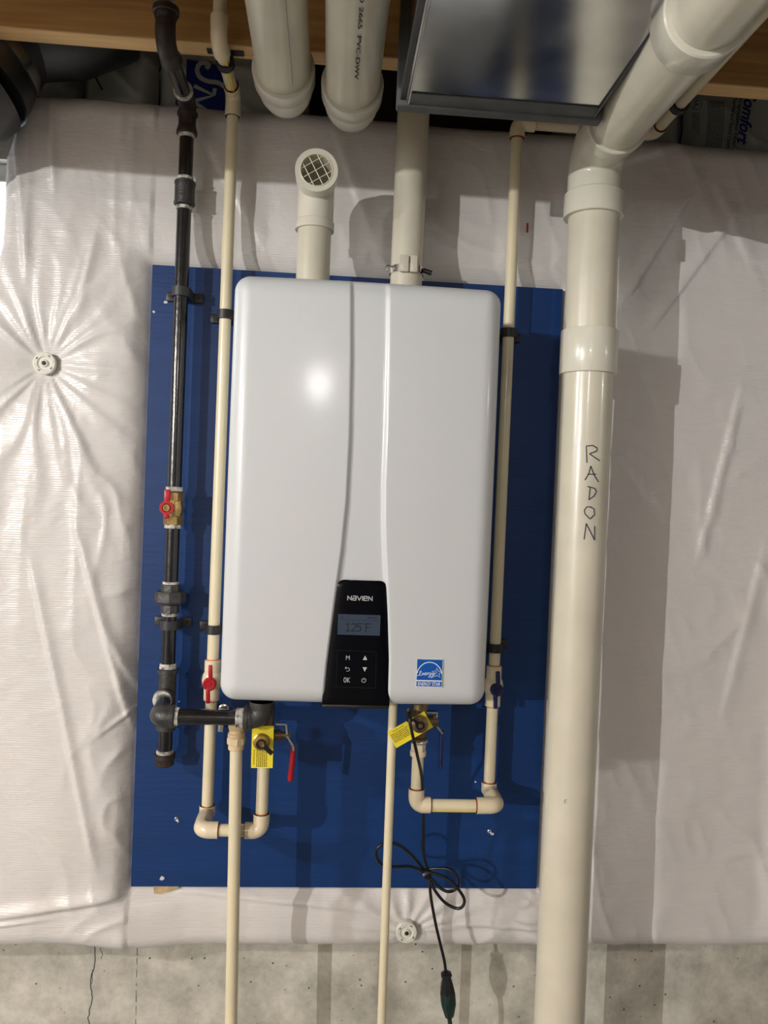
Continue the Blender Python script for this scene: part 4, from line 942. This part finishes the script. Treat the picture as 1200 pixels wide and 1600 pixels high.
for fam in (0, 1):
    for k in (-1, 0, 1):
        off = k*0.0145+0.001; a_ = ga if fam == 0 else ga+PI/2+math.radians(-4)
        L = math.sqrt(0.0268**2-off*off); cxg = ix0+0.001-math.sin(a_)*off*1.0; czg = zc+math.cos(a_)*off
        v = Vector((math.cos(a_), 0, math.sin(a_)))*L; cg = Vector((cxg, yfm+0.002, czg))
        obj('grille_bar', MB().tube([cg-v, cg+v], 0.00075, 8), M['cpvc'], t)
EY = -0.085; exx = XP(636, 400, EY)
t = thing('exhaust_pipe', 'white PVC exhaust pipe rising from the heater behind the joist', 'vent pipe', (exx, EY, HZ1))
obj('pipe', MB().tube([(exx, EY, HZ1-0.004), (exx+0.002, EY, ZC-0.003)], R2, 32), M['pvc'], t)
cz2 = ZP(636, 417, EY)
obj('hose_clamp', MB().lathe((exx, EY, cz2-0.016), (0, 0, 1), [(0, 0.0308), (0, 0.0322), (0.013, 0.0322), (0.013, 0.0308)], 36, closed=True), M['chrome'], t)
ftc = MB(); 
for dx_, w_ in ((-0.008, 0.017), (0.010, 0.013)): ftc.box((exx+dx_, EY-0.0345, cz2-0.004), (w_, 0.006, 0.030), bev=0.001)
obj('collar_tab', ftc, M['pvc'], t)
sb = MB(); sb.tube([(exx+0.030, EY-0.012, cz2-0.008), (exx+0.046, EY-0.014, cz2-0.013)], 0.0045, 12)
obj('clamp_screw', sb, M['blacktrim'], t)
lpn = [(exx-0.028, EY-0.016, cz2-0.006), (exx-0.036, EY-0.018, cz2-0.0045), (exx-0.040, EY-0.018, cz2-0.008), (exx-0.037, EY-0.018, cz2-0.014)]
obj('clamp_loop', MB().tube(lpn, 0.0018, 10, fil=0.003), M['chrome'], t)

# ---------------------------------------------------------------- overhead PVC pipes towards the room
R3 = 0.04445
def overhead(pbot, pmid0, hubY, label, seam=False):
    # pbot: pixel of hub bottom centre at hubY
    b_ = P(*pbot, hubY); cx, cz = b_.x, b_.z+0.0515
    t = thing('vent_pipe', label, 'vent pipe', (cx, hubY, cz-0.05), 'overhead PVC vents')
    obj('pipe', MB().tube([(cx, hubY+0.02, cz), (cx+pmid0, -1.04, cz+0.003)], R3, 40), M['pvc'], t)
    obj('coupling', MB().lathe((cx, hubY, cz), (0, 1, 0), [(0, R3+0.0005), (0, 0.0505), (0.001, 0.0515), (0.034, 0.0515), (0.040, 0.0478), (0.042, 0.042)], 44), M['pvc_fit'], t)
    # tapering elbow body turning up behind the hub
    e_ = MB(); e_.tube([(cx, hubY+0.036, cz), (cx, hubY+0.070, cz), (cx, hubY+0.088, cz+0.004), (cx, hubY+0.100, cz+0.010), (cx, hubY+0.106, cz+0.016)], [0.0470, 0.0455, 0.042, 0.034, 0.024], 36)
    obj('elbow', e_, M['pvc_fit'], t)
    return t, cx, cz
t, cx1, cz1 = overhead((441, 155), 0.0, -0.262, 'left of the two large white PVC pipes overhead')
obj('seam_line', MB().box((cx1+0.018, -0.66, cz1-0.0407), (0.0006, 0.74, 0.0006)), newmat('seam_grey', (0.25, 0.23, 0.17), 0.6), t)
t, cx2, cz2_ = overhead((549, 179), 0.0, -0.262, 'right of the two large white PVC pipes overhead, with a printed line')
s_ = 'PVC-DWV  ASTM D 2665  3" SCH 40  NSF-DWV  ASTM F 891  PVC 1120'
for yy_, tx in ((-0.50, 'ASTM D 2665  PVC-DWV'),):
    rm = Matrix(((0, 1, 0), (1, 0, 0), (0, 0, -1)))      # text x -> world Y, up -> world X
    mt = Matrix.Translation(Vector((cx2+0.004, yy_, cz2_-R3-0.0002))) @ (Matrix(((0, 1, 0), (1, 0, 0), (0, 0, -1)))).to_4x4()
    text('pipe_print', tx, None, 0.0085, M['ink'], t, M=mt, sx=3.0, extr=0.0002)
obj('coupling', MB().lathe((cx2, -0.79, cz2_), (0, 1, 0), [(-0.09, R3), (-0.09, 0.0515), (0, 0.0515), (0, R3+0.0005)], 44), M['pvc_fit'], t)

# ---------------------------------------------------------------- radon pipe
QY = -0.20; qx = 0.400
t = thing('radon_pipe', 'tall white PVC pipe marked RADON right of the blue board', 'pipe', (qx, QY, ZF))
zr2 = lambda py: ZP(922, py, QY)
pA = P(964, 193, -0.32); pB = P(1090, 38, -0.66)
sl = (pB-pA)/(pA.y-pB.y); zax = pA.z
def run(y): s = (pA.y-y); return Vector((pA.x+(pB.x-pA.x)*s/0.34, y, pA.z+(pB.z-pA.z)*s/0.34))
obj('pipe', MB().tube([(qx, QY, ZF+0.001), (qx, QY, zr2(560))], R3, 44), M['pvc'], t)
obj('pipe', MB().tube([(qx, QY, zr2(560)), (qx-0.002, QY, zr2(330))], R3, 44), M['pvc'], t)
obj('coupling', MB().lathe((qx, QY, zr2(586)), (0, 0, 1), [(0, R3), (0, 0.0492), (0.0015, 0.0500), (zr2(518)-zr2(586)-0.0015, 0.0500), (zr2(518)-zr2(586), 0.0492), (zr2(518)-zr2(586), R3)], 48), M['pvc_fit'], t)
e_ = MB(); R5 = 0.0465
e_.tube([(qx-0.003, QY, zr2(332)), (qx-0.004, QY, run(-0.24).z-0.0), run(-0.315)], R5, 44, fil=0.062, n=14)
obj('elbow', e_, M['pvc_fit'], t)
obj('elbow_hub', MB().lathe((qx-0.003, QY, zr2(341)), (0, 0, 1), [(0, R3), (0, 0.0510), (0.0012, 0.0520), (0.040, 0.0515), (0.044, 0.0460)], 48), M['pvc_fit'], t)
d_ = (run(-0.6)-run(-0.3)).normalized()
obj('elbow_hub', MB().lathe(run(-0.292), d_, [(0, 0.0455), (0.004, 0.0500), (0.040, 0.0508), (0.0415, 0.0495), (0.0405, R3)], 48), M['pvc_fit'], t)
obj('pipe', MB().tube([run(-0.31), run(-0.68)], R3, 44), M['pvc'], t)
obj('coupling', MB().lathe(run(-0.646), d_, [(0, R3), (0.0, 0.0515), (0.0015, 0.0525), (0.050, 0.0525), (0.052, 0.0505), (0.052, R3)], 48), M['pvc_fit'], t)
obj('pipe', MB().tube([run(-0.66), run(-1.04)], R3, 44), M['pvc'], t)
# handwritten RADON, wrapped on the pipe surface
hand = {'R': [[(916, 697), (917, 723)], [(916, 697), (926, 696), (933, 700), (932, 705), (921, 709)], [(921, 709), (937, 720)]],
        'A': [[(923, 728), (920, 740), (914, 750)], [(923, 728), (928, 742), (935, 753)], [(918, 741), (931, 741)]],
        'D': [[(918, 760), (922, 761), (920, 781)], [(918, 760), (929, 763), (932, 768), (928, 775), (920, 781)]],
        'O': [[(922, 792), (928, 795), (929, 804), (922, 811), (914, 803), (913, 797), (917, 792), (924, 792)]],
        'N': [[(916, 818), (914, 832), (912.5, 843)], [(916, 818), (922, 830), (929, 844)], [(929, 822), (929, 844)]]}
def on_pipe(px, py):
    o = CAM; dv = (P(px, py, QY)-CAM); dv.normalize()
    # intersect sight line with the vertical cylinder
    ax_, ay_ = o.x-qx, o.y-QY; R_ = R3+0.0003
    A_ = dv.x**2+dv.y**2; B_ = 2*(ax_*dv.x+ay_*dv.y); C_ = ax_**2+ay_**2-R_*R_
    t_ = (-B_-math.sqrt(max(0, B_*B_-4*A_*C_)))/(2*A_); return o+dv*t_
for L_, pls in hand.items():
    mb = MB()
    for pl in pls:
        q = []
        for a_, b_ in zip(pl, pl[1:]):
            for k in range(4): q.append(on_pipe(a_[0]+(b_[0]-a_[0])*k/4, a_[1]+(b_[1]-a_[1])*k/4))
        q.append(on_pipe(*pl[-1])); mb.tube(q, 0.00085, 6)
    obj('handwritten_letter', mb, M['penink'], t, 60, label='handwritten blue-black letter '+L_)
obj('moulding_mark', MB().lathe(on_pipe(884, 1252), (0, -1, 0), [(0, 0.004), (0.0008, 0.004), (0.0008, 0.003), (0, 0.003)], 16, closed=True), M['pvc'], t)

# ---------------------------------------------------------------- rectangular duct
DZ0, DZ1 = 0.76, 0.94; DX0, DX1, DY1 = 0.042, 0.327, -0.395
t = thing('rectangular_duct', 'galvanised rectangular duct overhead with grey-sealed end, beside the radon pipe', 'duct', ((DX0+DX1)/2, DY1, DZ0))
db_ = MB(); db_.box(((DX0+DX1)/2, (DY1-1.06)/2, (DZ0+DZ1)/2), (DX1-DX0, 1.06+DY1, DZ1-DZ0), bev=0.002, seg=1)
obj('duct_body', db_, M['galv'], t, None)
lp_ = MB()
lp_.box(((DX0+DX1)/2, DY1+0.004, (DZ0+DZ1)/2-0.002), (DX1-DX0+0.026, 0.022, DZ1-DZ0+0.006), bev=0.003)
obj('end_cap', lp_, M['mastic'], t)
ms = MB(); ms.box(((DX0+DX1)/2, DY1-0.020, DZ0-0.0012), (DX1-DX0-0.006, 0.036, 0.0024), bev=0.001)
obj('mastic_band', ms, M['mastic'], t)
sm_ = MB(); sm_.box((DX0-0.004, (DY1-1.05)/2, DZ0+0.010), (0.008, 1.05+DY1, 0.014), bev=0.001)
obj('side_seam', sm_, M['steel'], t, None)
obj('corner_seam', MB().box((DX0+0.004, (DY1-1.05)/2, DZ0-0.0015), (0.003, 1.05+DY1, 0.003), bev=0.0008), M['galv'], t, None)
obj('corner_seam', MB().box((DX1-0.002, (DY1-1.05)/2, DZ0-0.001), (0.004, 1.05+DY1, 0.004), bev=0.0008), M['steel'], t, None)

obj('added_light_blocker', MB().box((-1.0, -1.25, 0.855), (7.6, 0.40, 0.14), bev=0.003, seg=1), M['galv'], t, None)  # unseen duct-shaped box, added to cut bulb light off the upper wall
# ---------------------------------------------------------------- round duct, top left
t = thing('round_duct', 'dark round galvanised duct elbow in the upper left corner behind the joist', 'duct', P(30, 130, 0.0))
c0, c1, c2 = P(-26, 130, -0.06), P(22, 40, -0.05), P(120, 48, -0.02)
def gore(pts, r, mat, nm='duct_section'): obj(nm, MB().tube(pts, r, 36), mat, t)
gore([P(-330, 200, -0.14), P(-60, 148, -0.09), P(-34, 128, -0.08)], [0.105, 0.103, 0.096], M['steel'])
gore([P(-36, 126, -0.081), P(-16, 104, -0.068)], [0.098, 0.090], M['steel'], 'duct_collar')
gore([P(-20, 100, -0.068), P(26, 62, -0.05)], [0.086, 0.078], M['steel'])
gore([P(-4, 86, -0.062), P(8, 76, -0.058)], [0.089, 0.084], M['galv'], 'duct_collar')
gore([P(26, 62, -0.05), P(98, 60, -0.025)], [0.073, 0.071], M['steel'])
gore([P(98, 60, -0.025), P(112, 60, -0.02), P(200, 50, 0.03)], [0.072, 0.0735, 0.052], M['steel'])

# ---------------------------------------------------------------- rim joist cavity: batts behind the joist
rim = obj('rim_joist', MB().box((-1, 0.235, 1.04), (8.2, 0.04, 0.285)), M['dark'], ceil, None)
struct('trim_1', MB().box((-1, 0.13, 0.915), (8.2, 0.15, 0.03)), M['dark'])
def batt(x0, x1, Y, label, seed, nm='insulation_batt'):
    nx, nz = 90, 44; X_, Z_ = np.meshgrid(np.linspace(x0, x1, nx), np.linspace(0.905, 1.18, nz))
    u = (X_-x0)/(x1-x0); Yb = Y+0.014*(vnoise(X_*7, Z_*9, seed)-0.5)-0.010*ridged(X_*13+Z_*10, Z_*14, seed+1)**3
    e = np.minimum(u, 1-u)*(x1-x0); Yb = Yb+0.04*np.clip(1-e/0.03, 0, 1)**2
    mb = MB(); mb.v = list(map(tuple, np.stack([X_, Yb, Z_], -1).reshape(-1, 3).tolist()))
    id_ = np.arange(nx*nz).reshape(nz, nx); mb.f = [tuple(q) for q in np.stack([id_[:-1, :-1], id_[:-1, 1:], id_[1:, 1:], id_[1:, :-1]], -1).reshape(-1, 4).tolist()]
    for k, yv in ((0, 0.2), ):
        pass
    o = obj(nm, mb, M['batt'], None, 180); tag(o, label, 'insulation', 'rim joist batts'); return o
BY = 0.085
b1 = batt(-0.86, -0.585, BY, 'grey-green faced batt end tucked behind the round duct', 3)
b2 = batt(-0.585, -0.43, BY-0.004, 'plain grey-green batt between the round duct and the gas pipe', 13)
b3 = batt(-0.43, -0.12, BY, 'grey batt with a blue logo patch behind the gas pipe', 23)
b4 = batt(0.40, 0.68, BY-0.002, 'grey batt behind the upper radon pipe bend', 33)
b5 = batt(0.68, 1.2, BY, 'grey batt with blue and black printed text at the upper right', 43)
# blue logo patch
py_ = BY-0.022
lg = [P(292, 92, py_), P(350, 104, py_), P(351, 178, py_), P(274, 170, py_), P(274, 138, py_), P(290, 137, py_)]
lo = obj('logo_patch', MB().prism([(p.x, p.z) for p in lg], py_, py_+0.001), M['battblue'], b3, None)
def pst(name, pl, wd, mat, parent, closed=False):
    q = [P(a_, b_, py_-0.0006) for a_, b_ in pl]; return obj(name, MB().ribbon(bez(q, 5) if len(q) > 4 else q, wd, closed=closed), mat, parent, None)
pst('logo_letter', [(322, 107), (326, 102), (319, 98), (311, 101), (308, 111), (313, 121), (325, 127), (340, 129), (352, 136)], 0.0092, M['battgrey'], lo)
pst('logo_letter', [(303, 134), (334, 149), (303, 158)], 0.0085, M['battgrey'], lo)
pst('logo_letter', [(334, 149), (336, 138)], 0.0075, M['battgrey'], lo)
pst('logo_letter', [(300, 158), (336, 181)], 0.0075, M['battgrey'], lo)
tm = Matrix.Translation(P(277, 158, py_-0.0006)) @ (Matrix.Rotation(PI/2, 3, 'X') @ Matrix.Rotation(-PI/2, 3, 'Z')).to_4x4()
text('logo_small_lettering', 'JM', None, 0.022, M['battgrey'], lo, M=tm, extr=0.0001)
# blue tape and dark wire
obj('blue_tape', MB().ribbon([P(57, 118, py_), P(58, 152, py_)], 0.006), M['tape'], b1, None)
pst('dark_cable', [(144, 110), (152, 126), (160, 141)], 0.004, M['hole'], b2)
# printed text, reading downwards
def vtext(name, s, px, py, size, mat, sx=1.0, shear=0.0, tilt=0.0):
    bold = 0.0010 if size > 0.03 else 0.0002
    tm = Matrix.Translation(P(px, py, py_-0.0006)) @ (Matrix.Rotation(PI/2, 3, 'X') @ Matrix.Rotation(-PI/2-tilt, 3, 'Z')).to_4x4()
    return text(name, s, None, size, mat, b5, M=tm, sx=sx, shear=shear, extr=0.0001, offset=bold)
vtext('printed_word', 'Comfort', 1167, 180, 0.036, M['battblue'], 0.92, 0.25, 0.13)
vtext('printed_word', 'Encapsulated Fiber', 1153, 188, 0.013, M['battink'], 1.15, 0.1, 0.10)
vtext('printed_word', 'Thermal and Sound Control', 1143, 193, 0.013, M['battink'], 0.80, 0.2, 0.10)
fl = MB()
for i in range(9):
    x = 1107+i*3.0; yy = 158
    while yy < 232:
        s = random.uniform(2, 7); sh_ = -max(0, yy-188)*0.12
        fl.ribbon([P(x+sh_, yy, py_-0.0006), P(x+sh_-s*0.05, yy+s, py_-0.0006)], 0.0016); yy += s+1.0
for i in range(4):
    x = 1083+i*3.2; yy = 176
    while yy < 200+i*3: s = random.uniform(2, 6); fl.ribbon([P(x, yy, py_-0.0006), P(x-0.2, yy+s, py_-0.0006)], 0.0014); yy += s+1
o_ = obj('fine_print', fl, M['battink'], b5, None); o_['kind'] = 'stuff'
uc = P(1088, 162, py_-0.0006)
obj('approval_mark', MB().ribbon([uc+Vector((math.cos(a_)*0.012, 0, math.sin(a_)*0.012)) for a_ in np.linspace(0, 2*PI, 21)[:-1]], 0.0012, closed=True), M['battink'], b5, None)
vtext('approval_letters', 'UL', 1088, 162, 0.013, M['battink'])
obj('blue_stripe', MB().ribbon([P(1065, 162, py_), P(1065, 205, py_), P(1062, 225, py_)], 0.005), M['battblue'], b4, None)
